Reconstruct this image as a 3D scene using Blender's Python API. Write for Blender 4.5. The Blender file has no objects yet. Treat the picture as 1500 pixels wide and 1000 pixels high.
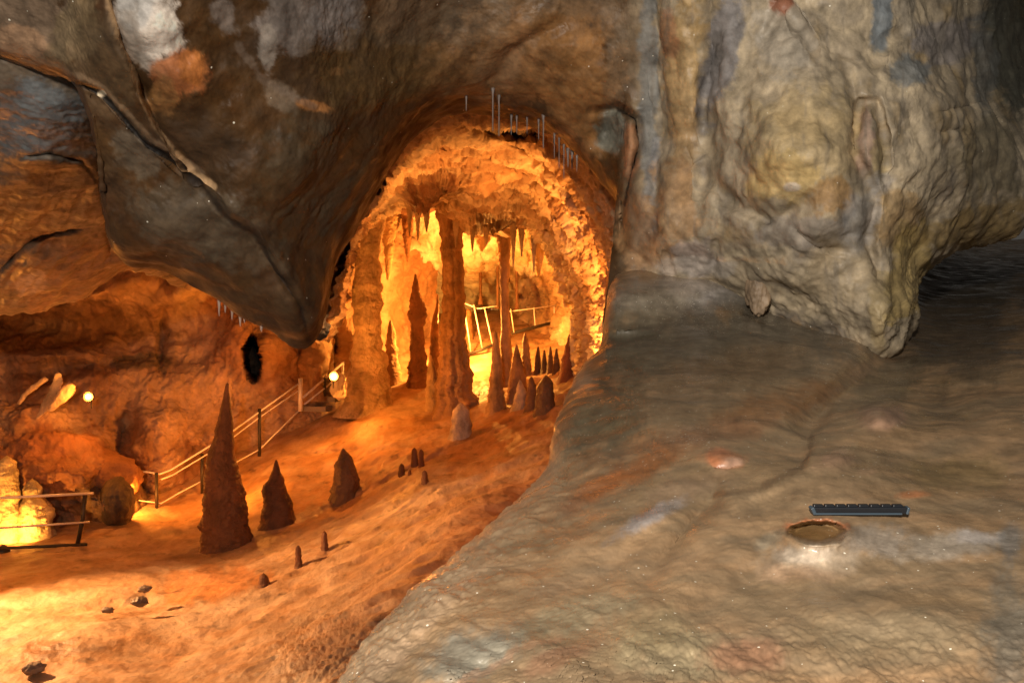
import bpy, math, random
import numpy as np
from mathutils import Vector

# ---------------------------------------------------------------- camera, world, exposure
S = bpy.context.scene
F = 1300.0            # focal length in photo pixels (1500 wide)
CAMZ = 4.6            # camera height above the chamber floor
cam_d = bpy.data.cameras.new('camera')
cam = bpy.data.objects.new('camera', cam_d)
S.collection.objects.link(cam)
cam.location = (0, 0, CAMZ)
cam.rotation_euler = (math.radians(90), 0, 0)
cam_d.sensor_width = 36.0
cam_d.lens = 36.0 * F / 1500.0
cam_d.clip_end = 500
cam_d.clip_start = 0.05
S.camera = cam
w = bpy.data.worlds.new('World'); S.world = w; w.use_nodes = True
w.node_tree.nodes['Background'].inputs[0].default_value = (0.9, 0.82, 0.72, 1)
w.node_tree.nodes['Background'].inputs[1].default_value = 0.07
S.view_settings.view_transform = 'Standard'
S.view_settings.look = 'None'
S.view_settings.exposure = 0.0
S.view_settings.gamma = 1.0
S.render.engine = 'CYCLES'
S.cycles.use_denoising = True
S.cycles.max_bounces = 5
S.cycles.diffuse_bounces = 3
S.cycles.glossy_bounces = 2
S.cycles.sample_clamp_indirect = 4.0
S.cycles.caustics_reflective = False
S.cycles.caustics_refractive = False

def W(px, py, D):
    """point seen at photo pixel (px, py) at distance D along the view axis"""
    return Vector(((px - 750.0) / F * D, D, CAMZ + (500.0 - py) / F * D))

# the photographer's flash, held high to the left and behind the camera
def light(name, kind, loc, power, col, parent=None, aim=None, size=0.1, cone=None, blend=0.6):
    l = bpy.data.lights.new(name, kind)
    l.energy = power; l.color = col
    if kind == 'AREA':
        l.shape = 'DISK'; l.size = size
    else:
        l.shadow_soft_size = size
    if kind == 'SPOT':
        l.spot_size = math.radians(cone or 90); l.spot_blend = blend
    o = bpy.data.objects.new(name, l); S.collection.objects.link(o)
    o.location = loc
    if aim is not None:
        o.rotation_euler = (Vector(aim) - Vector(loc)).to_track_quat('-Z', 'Y').to_euler()
    if parent is not None:
        o.parent = parent
        o.matrix_parent_inverse = parent.matrix_world.inverted()
    return o

light('flash', 'AREA', (-0.8, -2.0, CAMZ + 1.15), 370, (1.0, 0.90, 0.78), aim=(1.6, 5, CAMZ + 0.0), size=0.3)
SOD = (1.0, 0.30, 0.035)      # warm orange cave lamps
HOT = (1.0, 0.38, 0.06)

# ---------------------------------------------------------------- noise
_rng = np.random.RandomState(7)
_perm = np.arange(256, dtype=np.int32); _rng.shuffle(_perm); _perm = np.concatenate([_perm, _perm, _perm])
_g = _rng.normal(size=(256, 3)).astype(np.float32); _g /= np.linalg.norm(_g, axis=1)[:, None]

def perlin(P):
    P = np.asarray(P, dtype=np.float32)
    out = np.empty(len(P), np.float32)
    for a in range(0, len(P), 200000):
        p = P[a:a + 200000]
        i = np.floor(p).astype(np.int32); f = p - i
        i &= 255
        u = f * f * f * (f * (f * 6 - 15) + 10)
        r = 0
        for dx in (0, 1):
            wx = u[:, 0] if dx else 1 - u[:, 0]
            for dy in (0, 1):
                wy = u[:, 1] if dy else 1 - u[:, 1]
                h = _perm[_perm[i[:, 0] + dx] + i[:, 1] + dy]
                for dz in (0, 1):
                    wz = u[:, 2] if dz else 1 - u[:, 2]
                    g = _g[_perm[h + i[:, 2] + dz] & 255]
                    r = r + wx * wy * wz * (g[:, 0] * (f[:, 0] - dx) + g[:, 1] * (f[:, 1] - dy) + g[:, 2] * (f[:, 2] - dz))
        out[a:a + 200000] = r
    return out * 1.6

def fbm(P, octv=4, gain=0.5, kind='f', off=0.0):
    P = np.asarray(P, np.float32) + np.float32(off)
    s = 0; a = 1.0; tot = 0
    for k in range(octv):
        n = perlin(P)
        if kind == 'r': n = 1 - 2 * np.abs(n)       # ridges
        if kind == 'b': n = 2 * np.abs(n) - 0.6      # billows
        s = s + a * n; tot += a
        a *= gain; P = P * 2.03 + 17.3
    return s / tot

def sm(x, a, b):
    t = np.clip((x - a) / (b - a), 0, 1)
    return t * t * (3 - 2 * t)

def crom(keys, tk, ts):
    """Catmull-Rom through keys (K,C) at params tk, sampled at ts"""
    keys = np.asarray(keys, float); out = np.zeros((len(ts), keys.shape[1]))
    j = np.clip(np.searchsorted(tk, ts, side='right') - 1, 0, len(tk) - 2)
    t = ((ts - tk[j]) / (tk[j + 1] - tk[j]))[:, None]
    p1, p2 = keys[j], keys[j + 1]
    p0, p3 = keys[np.maximum(j - 1, 0)], keys[np.minimum(j + 2, len(tk) - 1)]
    d = (tk[j + 1] - tk[j])[:, None]
    d0 = np.maximum((tk[j] - tk[np.maximum(j - 1, 0)])[:, None], 1e-6)
    d3 = np.maximum((tk[np.minimum(j + 2, len(tk) - 1)] - tk[j + 1])[:, None], 1e-6)
    m1 = ((p2 - p1) / d + np.where(d0 > 1e-5, (p1 - p0) / d0, (p2 - p1) / d)) / 2 * d
    m2 = ((p2 - p1) / d + np.where(d3 > 1e-5, (p3 - p2) / d3, (p2 - p1) / d)) / 2 * d
    return (2 * t**3 - 3 * t**2 + 1) * p1 + (t**3 - 2 * t**2 + t) * m1 + (-2 * t**3 + 3 * t**2) * p2 + (t**3 - t**2) * m2

class TPS:
    """smooth inverse-distance surface through (px, py, D) points"""
    def __init__(s, pts, lam=1e-4):
        p = np.array(pts, float); s.c = p[:, :2] / 500.0; v = 1.0 / p[:, 2]; n = len(p)
        K = s.k(np.linalg.norm(s.c[:, None] - s.c[None], axis=2)) + lam * np.eye(n)
        A = np.zeros((n + 3, n + 3)); A[:n, :n] = K; A[:n, n] = 1; A[:n, n + 1:] = s.c
        A[n, :n] = 1; A[n + 1:, :n] = s.c.T
        s.w = np.linalg.solve(A, np.concatenate([v, [0, 0, 0]]))
    @staticmethod
    def k(r): return r * r * np.log(np.maximum(r, 1e-9))
    def __call__(s, x, y):
        q = np.stack([x, y], 1) / 500.0; out = np.full(len(q), s.w[-3]) + q @ s.w[-2:]
        for i in range(len(s.c)):
            out += s.w[i] * s.k(np.hypot(q[:, 0] - s.c[i, 0], q[:, 1] - s.c[i, 1]))
        return 1.0 / np.clip(out, 1 / 80.0, 1 / 0.5)

def pdist(x, y, line):
    """distance to a polyline, signed side of nearest segment, and 0..1 position along it"""
    best = np.full(len(x), 1e9); side = np.zeros(len(x)); pos = np.zeros(len(x))
    L = np.array(line, float); seg = np.hypot(*(L[1:] - L[:-1]).T); cum = np.concatenate([[0], np.cumsum(seg)])
    for i in range(len(L) - 1):
        a = L[i]; d = L[i + 1] - a; n2 = d @ d
        t = np.clip(((x - a[0]) * d[0] + (y - a[1]) * d[1]) / n2, 0, 1)
        ex = x - a[0] - t * d[0]; ey = y - a[1] - t * d[1]; q = np.hypot(ex, ey)
        m = q < best
        best = np.where(m, q, best); side = np.where(m, np.sign(d[0] * ey - d[1] * ex), side)
        pos = np.where(m, (cum[i] + t * seg[i]) / cum[-1], pos)
    return best, side, pos

# feature constructors: each returns depth offset (metres, + = away from the viewer)
def groove(line, wd, dp, taper=True):
    def f(x, y, n):
        d, s, p = pdist(x + n * 5, y + n[::-1] * 0, line)
        e = np.sin(np.pi * np.clip(p, 0.02, 0.98)) ** 0.4 if taper else 1
        return dp * np.exp(-(d / wd) ** 2) * e
    return f
def step(line, wd, h, side=1, fade=120):
    """one side of the line stands h nearer, fading out over `fade` pixels"""
    def f(x, y, n):
        d, s, p = pdist(x + n * 6, y, line)
        a0, a1 = np.array(line[0], float), np.array(line[-1], float); ch = a1 - a0
        p = ((x - a0[0]) * ch[0] + (y - a0[1]) * ch[1]) / (ch @ ch)
        e = np.sin(np.pi * np.clip(p, 0.0, 1.0)) ** 1.1
        return -h * e * sm(d * s * side, -wd, wd) * np.exp(-np.maximum(d, 0) / fade)
    return f
def bump(cx, cy, rx, ry, h, ang=0, pw=2.0, nz=0.25):
    ca, sa = math.cos(math.radians(ang)), math.sin(math.radians(ang))
    def f(x, y, n):
        u = ((x - cx) * ca + (y - cy) * sa) / rx; v = (-(x - cx) * sa + (y - cy) * ca) / ry
        r = np.hypot(u, v) * (1 + nz * n)
        return -h * np.exp(-r ** pw)
    return f

MAT = {}
def new_mesh_obj(name, verts, faces, mat, parent=None, smooth=True, col=None, spark=None):
    me = bpy.data.meshes.new(name)
    v = np.asarray(verts, np.float32); f = np.asarray(faces, np.int32)
    me.vertices.add(len(v)); me.vertices.foreach_set('co', v.ravel())
    k = f.shape[1]
    me.loops.add(f.size); me.loops.foreach_set('vertex_index', f.ravel())
    me.polygons.add(len(f)); me.polygons.foreach_set('loop_start', np.arange(0, f.size, k, dtype=np.int32))
    me.polygons.foreach_set('loop_total', np.full(len(f), k, np.int32))
    me.update(); me.validate()
    if smooth: me.polygons.foreach_set('use_smooth', np.ones(len(me.polygons), bool))
    if col is not None:
        a = me.color_attributes.new('Col', 'FLOAT_COLOR', 'POINT')
        c = np.ones((len(v), 4), np.float32); c[:, :3] = col
        c[:, 3] = 0 if spark is None else spark
        a.data.foreach_set('color', c.ravel())
    me.materials.append(mat)
    o = bpy.data.objects.new(name, me); S.collection.objects.link(o)
    if parent is not None: o.parent = parent
    return o

def grid_faces(nu, nv, wrap=False):
    i = np.arange(nu - 1)[:, None]; j = np.arange(nv if wrap else nv - 1)[None]
    j2 = (j + 1) % nv
    return np.stack([i * nv + j, i * nv + j2, (i + 1) * nv + j2, (i + 1) * nv + j], -1).reshape(-1, 4)

def normals(G):
    du = np.gradient(G, axis=0); dv = np.gradient(G, axis=1)
    n = np.cross(du, dv); n /= np.maximum(np.linalg.norm(n, axis=-1, keepdims=True), 1e-9)
    return n

def sheet(name, ribs, ns, nt, depth, back, disp, paint, mat, feats=(), tpow=1.25, invd=None, flip=False, spark=None, kind='structure', label=None, cat=None):
    """rock surface swept along ribs. rib = (outer x, y, lip x, y, lip roundness px, lip roundness m)"""
    R = np.array([r if len(r) >= 6 else tuple(r) + (40, 0.3) for r in ribs], float)
    seg = np.hypot(*(R[1:, 2:4] - R[:-1, 2:4]).T) + 0.25 * np.hypot(*(R[1:, :2] - R[:-1, :2]).T)
    tk = np.concatenate([[0], np.cumsum(seg)]); tk /= tk[-1]
    K = crom(R, tk, np.linspace(0, 1, ns))
    u = np.linspace(0, 1, nt); t = 1 - (1 - u) ** tpow
    ox, oy, ix, iy = K[:, 0:1], K[:, 1:2], K[:, 2:3], K[:, 3:4]
    X = ox + (ix - ox) * t[None]; Y = oy + (iy - oy) * t[None]
    ln = np.hypot(ix - ox, iy - oy)
    q = np.clip((1 - t[None]) * ln / np.maximum(K[:, 4:5], 1), 0, 1)
    x, y = X.ravel(), Y.ravel()
    if invd is None:
        D = depth(x, y).reshape(X.shape)
    else:
        D = invd(np.linspace(0, 1, ns)[:, None], t[None])
    D = D + K[:, 5:6] * (1 - np.sqrt(np.clip(1 - (1 - q) ** 2, 0, 1)))
    nn = fbm(np.stack([x / 60, y / 60, x * 0], 1), 3)
    for f in feats:
        D = D + f(x, y, nn).reshape(X.shape)
    if back:
        ux, uy = (ox - ix) / ln, (oy - iy) / ln
        bX = [X]; bY = [Y]; bD = [D]
        prev = (0, 0.0)
        for off, dd, n in back:
            for k in range(1, n + 1):
                a = prev[0] + (off - prev[0]) * k / n; b = prev[1] + (dd - prev[1]) * k / n
                bX.append(ix + ux * a); bY.append(iy + uy * a); bD.append(D[:, -1:] * 0 + D[:, nt - 1:nt] + b)
            prev = (off, dd)
        X = np.concatenate(bX, 1); Y = np.concatenate(bY, 1); D = np.concatenate(bD, 1)
    G = np.stack([(X - 750) / F * D, D, CAMZ + (500 - Y) / F * D], -1)
    N = normals(G)
    if flip: N = -N
    # make normals face the viewer side on the front part
    if (N[:, :nt] * (G[:, :nt] - np.array([0, 0, CAMZ]))).sum(-1).mean() > 0: N = -N
    P = G.reshape(-1, 3)
    d, mask = disp(P, X.ravel(), Y.ravel())
    G2 = G + N * d.reshape(X.shape)[..., None]
    c = paint(X.ravel(), Y.ravel(), P, d)
    sp = spark(X.ravel(), Y.ravel(), P) if spark else None
    o = new_mesh_obj(name, G2.reshape(-1, 3), grid_faces(*X.shape), mat, col=c, spark=sp)
    if kind: o['kind'] = kind
    if label: o['label'] = label; o['category'] = cat
    return o

def blobs(c, x, y, P, lst, nf=9.0, namp=0.62, e0=1.12, e1=.72):
    """mineral stains and painted shade: (cx, cy, rx, ry, angle, rgb, strength)"""
    n = fbm(np.stack([x / 36, y / 36, x * 0 + 3], 1), 6, 0.68) * 1.5
    br = 1 + .5 * fbm(np.stack([x / 16, y / 16, x * 0 + 8], 1), 4, .7)
    for b in lst:
        cx, cy, rx, ry, ang, rgb, st = b
        ca, sa = math.cos(math.radians(ang)), math.sin(math.radians(ang))
        u = ((x - cx) * ca + (y - cy) * sa) / rx; v = (-(x - cx) * sa + (y - cy) * ca) / ry
        r = np.hypot(u, v) + namp * n
        wgt = (st * sm(-r, -e0, -e1))[:, None]
        c = c * (1 - wgt) + np.array(rgb)[None] * br[:, None] * wgt
    return c
def streak(c, x, y, line, wd, rgb, st, nz=4):
    n = fbm(np.stack([x / 14, y / 14, x * 0 + 9], 1), 3, 0.6)
    d, s, p = pdist(x, y, line)
    wgt = (st * sm(-(d + n * nz), -wd * 1.3, -wd * 0.4))[:, None]
    return c * (1 - wgt) + np.array(rgb)[None] * wgt
def mixn(P, f, cols, off=0, stretch=(1, 1, 1), octv=5):
    n = fbm(P * np.array(stretch) * f, octv, 0.6, off=off)
    n = np.clip(n * 0.9 + 0.5, 0, 0.999) * (len(cols) - 1)
    C = np.array(cols); i = n.astype(int); t = (n - i)[:, None]
    return C[i] * (1 - t) + C[i + 1] * t

# ---------------------------------------------------------------- materials
def rock_material(name, bump_scale, bump_str, rough=(0.45, 0.85), spec=0.4, var=0.5, spark_scale=None, stretch=(1, 1, 1), bdist=0.02):
    m = bpy.data.materials.new(name); m.use_nodes = True
    nt = m.node_tree; N = nt.nodes; Lk = nt.links
    b = N['Principled BSDF']
    geo = N.new('ShaderNodeNewGeometry')
    mp = N.new('ShaderNodeMapping'); mp.inputs['Scale'].default_value = stretch
    Lk.new(geo.outputs['Position'], mp.inputs['Vector'])
    at = N.new('ShaderNodeAttribute'); at.attribute_name = 'Col'
    n1 = N.new('ShaderNodeTexNoise'); n1.inputs['Scale'].default_value = bump_scale * 0.35; n1.inputs['Detail'].default_value = 6; n1.inputs['Roughness'].default_value = 0.65
    Lk.new(mp.outputs[0], n1.inputs['Vector'])
    r1 = N.new('ShaderNodeMapRange'); r1.inputs['From Min'].default_value = 0.3; r1.inputs['From Max'].default_value = 0.7
    r1.inputs['To Min'].default_value = 1 - var; r1.inputs['To Max'].default_value = 1 + var * 0.6
    Lk.new(n1.outputs['Fac'], r1.inputs['Value'])
    mul = N.new('ShaderNodeVectorMath'); mul.operation = 'SCALE'
    Lk.new(at.outputs['Color'], mul.inputs[0]); Lk.new(r1.outputs[0], mul.inputs['Scale'])
    cout = mul.outputs[0]
    if spark_scale:
        vo = N.new('ShaderNodeTexVoronoi'); vo.inputs['Scale'].default_value = spark_scale
        Lk.new(geo.outputs['Position'], vo.inputs['Vector'])
        sep = N.new('ShaderNodeSeparateColor'); Lk.new(vo.outputs['Color'], sep.inputs[0])
        # grains only in some cells, more where the grain mask is strong
        th = N.new('ShaderNodeMath'); th.operation = 'LESS_THAN'
        Lk.new(sep.outputs[0], th.inputs[0]); Lk.new(at.outputs['Alpha'], th.inputs[1])
        sz = N.new('ShaderNodeMath'); sz.operation = 'MULTIPLY'; sz.inputs[1].default_value = 0.42
        Lk.new(sep.outputs[1], sz.inputs[0])
        ds = N.new('ShaderNodeMath'); ds.operation = 'LESS_THAN'
        Lk.new(vo.outputs['Distance'], ds.inputs[0]); Lk.new(sz.outputs[0], ds.inputs[1])
        mm = N.new('ShaderNodeMath'); mm.operation = 'MULTIPLY'
        Lk.new(th.outputs[0], mm.inputs[0]); Lk.new(ds.outputs[0], mm.inputs[1])
        mx = N.new('ShaderNodeMix'); mx.data_type = 'RGBA'
        Lk.new(mm.outputs[0], mx.inputs[0]); Lk.new(cout, mx.inputs[6]); mx.inputs[7].default_value = (0.85, 0.8, 0.66, 1)
        cout = mx.outputs[2]
    Lk.new(cout, b.inputs['Base Color'])
    n2 = N.new('ShaderNodeTexNoise'); n2.inputs['Scale'].default_value = bump_scale; n2.inputs['Detail'].default_value = 8; n2.inputs['Roughness'].default_value = 0.62
    Lk.new(mp.outputs[0], n2.inputs['Vector'])
    n3 = N.new('ShaderNodeTexNoise'); n3.inputs['Scale'].default_value = bump_scale * 0.17; n3.inputs['Detail'].default_value = 3
    n3.inputs['Distortion'].default_value = 0.6
    Lk.new(mp.outputs[0], n3.inputs['Vector'])
    ad = N.new('ShaderNodeMath'); ad.operation = 'MULTIPLY_ADD'; ad.inputs[1].default_value = 2.0
    Lk.new(n3.outputs['Fac'], ad.inputs[0]); Lk.new(n2.outputs['Fac'], ad.inputs[2])
    bp = N.new('ShaderNodeBump'); bp.inputs['Strength'].default_value = bump_str; bp.inputs['Distance'].default_value = bdist
    Lk.new(ad.outputs[0], bp.inputs['Height']); Lk.new(bp.outputs[0], b.inputs['Normal'])
    r2 = N.new('ShaderNodeMapRange'); r2.inputs['From Min'].default_value = 0.35; r2.inputs['From Max'].default_value = 0.65
    r2.inputs['To Min'].default_value = rough[0]; r2.inputs['To Max'].default_value = rough[1]
    Lk.new(n3.outputs['Fac'], r2.inputs['Value']); Lk.new(r2.outputs[0], b.inputs['Roughness'])
    b.inputs['Specular IOR Level'].default_value = spec
    return m

def plain(name, col, rough=0.5, metal=0.0, emit=0.0, ecol=None):
    m = bpy.data.materials.new(name); m.use_nodes = True
    b = m.node_tree.nodes['Principled BSDF']
    nz = m.node_tree.nodes.new('ShaderNodeTexNoise'); nz.inputs['Scale'].default_value = 14; nz.inputs['Detail'].default_value = 5
    mr = m.node_tree.nodes.new('ShaderNodeMapRange'); mr.inputs['To Min'].default_value = 0.7; mr.inputs['To Max'].default_value = 1.25
    vm = m.node_tree.nodes.new('ShaderNodeVectorMath'); vm.operation = 'SCALE'; vm.inputs[0].default_value = col
    m.node_tree.links.new(nz.outputs['Fac'], mr.inputs['Value']); m.node_tree.links.new(mr.outputs[0], vm.inputs['Scale'])
    m.node_tree.links.new(vm.outputs[0], b.inputs['Base Color'])
    b.inputs['Roughness'].default_value = rough; b.inputs['Metallic'].default_value = metal
    if emit:
        b.inputs['Emission Color'].default_value = tuple(ecol) + (1,); b.inputs['Emission Strength'].default_value = emit
    return m

M_CEIL = rock_material('brown_limestone', 24, 0.25, rough=(0.4, 0.8), spec=0.45, var=0.5, spark_scale=75)
M_LEDGE = rock_material('wet_flowstone', 40, 0.15, rough=(0.22, 0.6), spec=0.55, var=0.35, spark_scale=170, stretch=(0.8, 0.9, 1.2), bdist=0.012)
M_FAR = rock_material('chamber_limestone', 5.0, 0.8, rough=(0.45, 0.85), spec=0.35, var=0.38, bdist=0.09)
M_FLOOR = rock_material('chamber_flowstone', 5.0, 0.6, rough=(0.35, 0.8), spec=0.45, var=0.4, bdist=0.07)
M_FORM = rock_material('dripstone', 7.0, 0.9, rough=(0.35, 0.75), spec=0.4, var=0.55, stretch=(1, 1, 0.6), bdist=0.10)
M_STRAW = rock_material('pale_calcite', 60, 0.3, rough=(0.3, 0.5), spec=0.5, var=0.15)
M_STEEL = plain('galvanised_rail', (0.85, 0.82, 0.8), 0.4, 0.15)
M_DARKSTEEL = plain('dark_post', (0.05, 0.045, 0.04), 0.5, 0.4)
M_CONC = plain('path_concrete', (0.3, 0.25, 0.2), 0.85)
M_HOUSING = plain('lamp_housing', (0.05, 0.05, 0.05), 0.5, 0.3)
M_BULB = plain('lit_lamp_glass', (1, 0.7, 0.4), 0.3, 0, 30.0, (1.0, 0.62, 0.25))
M_BLACK = plain('black_plastic', (0.012, 0.014, 0.018), 0.35)
M_BLUE = plain('blue_grey_edge', (0.05, 0.075, 0.10), 0.4)

#@@STRUCTURE
# ---------------------------------------------------------------- near ceiling: overhang on the left, pillar on the right
ribs = [(-250,-220,-250,62),(-100,-220,0,88),(-20,-220,60,101),(20,-220,108,118,30,.25),(50,-220,134,170,30,.25),(70,-220,150,240,30,.25),
 (90,-220,157,330,35,.3),(110,-220,180,388,50,.4),(160,-220,235,394,60,.5),(210,-220,290,418,60,.5),(260,-220,350,460,60,.5),(310,-220,400,486,70,.6),
 (350,-220,445,508,80,.7),(400,-220,468,484,60,.6),(440,-220,482,437,60,.6),(470,-220,497,387,60,.6),(500,-220,520,340,55,.6),
 (530,-220,546,298,50,.6),(560,-220,572,250,50,.5),(600,-220,602,207,45,.5),(640,-220,640,180,40,.4),(690,-220,690,168,40,.4),
 (740,-220,745,172,35,.4),(790,-220,800,194,35,.4),(830,-220,850,234,35,.4),(860,-220,882,270,35,.4),(890,-220,906,305,35,.4),
 (910,-220,908,345,30,.4),(925,-220,905,390,30,.4),(940,-220,895,440,30,.4),(955,-220,890,505,30,.3),(990,-220,930,520,30,.2),
 (1050,-220,1050,530,30,.2),(1130,-220,1150,540,30,.2),(1200,-220,1230,548,40,.3),(1270,-220,1300,540,50,.5),(1320,-220,1336,480,50,.5),
 (1360,-220,1346,415,60,.6),(1420,-220,1400,373,60,.6),(1500,-220,1500,337,60,.6),(1700,-220,1750,300,60,.6)]
ceil_depth = TPS([(0,0,4.0),(0,90,4.2),(150,300,4.6),(235,390,4.9),(445,500,5.2),(300,200,4.25),(450,250,4.7),(600,100,5.2),(500,0,4.5),(300,-200,3.3),(700,-200,4.4),
 (750,100,5.6),(850,150,5.7),(690,170,6.0),(520,340,5.8),(900,0,5.2),(1300,-200,4.3),(1000,200,5.25),(1200,300,4.5),(1200,0,4.7),(1300,470,4.65),(1345,410,5.2),
 (1450,200,5.5),(1500,300,6.0),(1465,0,6.6),(1500,0,8.6),(1500,150,7.2),(1200,450,4.85),(1050,400,5.35),(930,300,5.5),(907,305,5.8),(900,480,5.5),(1050,500,5.6),(1200,540,5.2),(1750,0,8),(1750,300,8),(-250,0,4.2),(600,-100,4.6)])
L_CRACK = [(-60,82),(0,90),(60,101),(108,118),(150,140),(185,180),(215,212),(255,240),(290,270)]
L_VEIN = [(150,-40),(160,10),(172,55),(195,105),(210,150),(230,190),(262,230),(282,258),(312,275)]
L_FOLD = [(280,262),(330,320),(370,345),(400,385),(440,450),(452,500)]
L_NOTCH = [(868,165),(905,160),(930,175),(935,215),(925,260),(915,300)]
ceil_feats = [
 groove(L_CRACK[:], 3, 0.05), step(L_CRACK, 9, 0.07, -1, 110),
 groove([(x+6,y+2) for x,y in L_VEIN], 6, 0.05), bump(0,0,1,1,0),
 step(L_VEIN, 6, 0.10, 1, 60),
 step(L_FOLD, 12, 0.16, -1, 110), groove(L_FOLD, 6, 0.07),
 bump(220,40,70,60,.14), bump(260,120,45,40,.10), bump(240,330,90,60,.12,20), bump(370,300,60,110,.10,-20), bump(430,440,30,70,.10,-10),
 bump(420,50,60,70,.08), bump(540,180,100,60,.10,-20), bump(640,120,90,50,.1), bump(790,60,80,80,.12), bump(850,120,60,80,.08),
 groove([(715,130),(740,90),(770,60),(830,30)],14,.06),
 groove(L_NOTCH, 6, .14), bump(890,190,22,28,-.22), bump(925,220,14,60,.1),
 groove([(960,-20),(970,60),(965,140),(975,200),(960,290),(935,400)], 12, .10), groove([(1040,-20),(1045,80),(1030,160),(1040,230),(1020,300)], 10, .09),
 bump(1005,90,34,130,.16,4), bump(1070,90,20,90,.07),
 groove([(1115,60),(1150,10),(1180,50),(1200,90)],8,.06),
 bump(1170,130,70,110,.16), bump(1180,230,110,70,.18), bump(1110,190,50,60,.1), bump(1090,330,60,60,.12), bump(1200,330,60,40,.1),
 groove([(1015,200),(1035,260),(1070,300),(1130,320),(1200,300)], 12, .09),
 groove([(1240,100),(1255,170),(1250,220),(1280,290),(1270,360),(1290,420)], 12, .12),
 groove([(1250,180),(1262,150),(1285,150),(1295,200),(1300,260)], 7, .09),
 bump(1277,215,18,60,.05), bump(1350,120,60,80,.14), bump(1400,190,50,50,.1), bump(1320,330,50,90,.12,15), bump(1300,440,30,60,.14),
 groove([(1370,165),(1400,160),(1440,150)],5,.07), groove([(1370,195),(1400,190),(1430,205)],5,.06), groove([(1160,330),(1195,360),(1240,370)],6,.06),
 groove([(1330,40),(1300,60),(1280,100)],8,.06), groove([(1430,0),(1445,60),(1455,130)],16,.2),
 bump(1010,360,60,50,.12), bump(1130,400,70,30,.1), bump(960,330,30,60,.1), groove([(1050,350),(1045,400)],6,.06),groove([(975,370),(980,400)],5,.05),
]
def ceil_disp(P, X, Y):
    wv = np.stack([fbm(P*1.3, 3, off=5), fbm(P*1.3, 3, off=25), fbm(P*1.3, 3, off=45)], 1)
    Q = P + 0.12 * wv
    pil = sm(X, 880, 980)               # pillar is lumpier
    low = sm(Y, 330, 450) * sm(X, 1050, 1150)
    d = 0.07 * fbm(Q*1.6, 4, .5) + 0.03 * fbm(Q*2.4, 3, .42, 'b', 3) * (0.35 + .75*pil)
    pt = sm(fbm(P*1.7, 3, off=61), -.25, .35)      # calm and rough areas
    d += 0.006 * fbm(Q*np.array([6,6,4]), 3, .5, 'r', 7) * (0.3 + 0.7*pil) * (.3+.7*pt)
    d += 0.018 * pil * fbm(Q*5, 3, .5, 'f', 17)
    d += (0.007 + 0.003*pil*pt + 0.012*low) * fbm(Q*18, 4, .6, 'f', 11)
    d += 0.003 * fbm(P*48, 3, .6, off=13)
    # drapery folds running down the pillar's left flank
    fl = np.sin(X/11 + 2.2*fbm(P*1.5,3,off=31)) * sm(X, 900, 950) * (1-sm(X,1060,1110)) * (1-sm(Y,250,380))
    d += 0.015*fl
    return d, None
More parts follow.
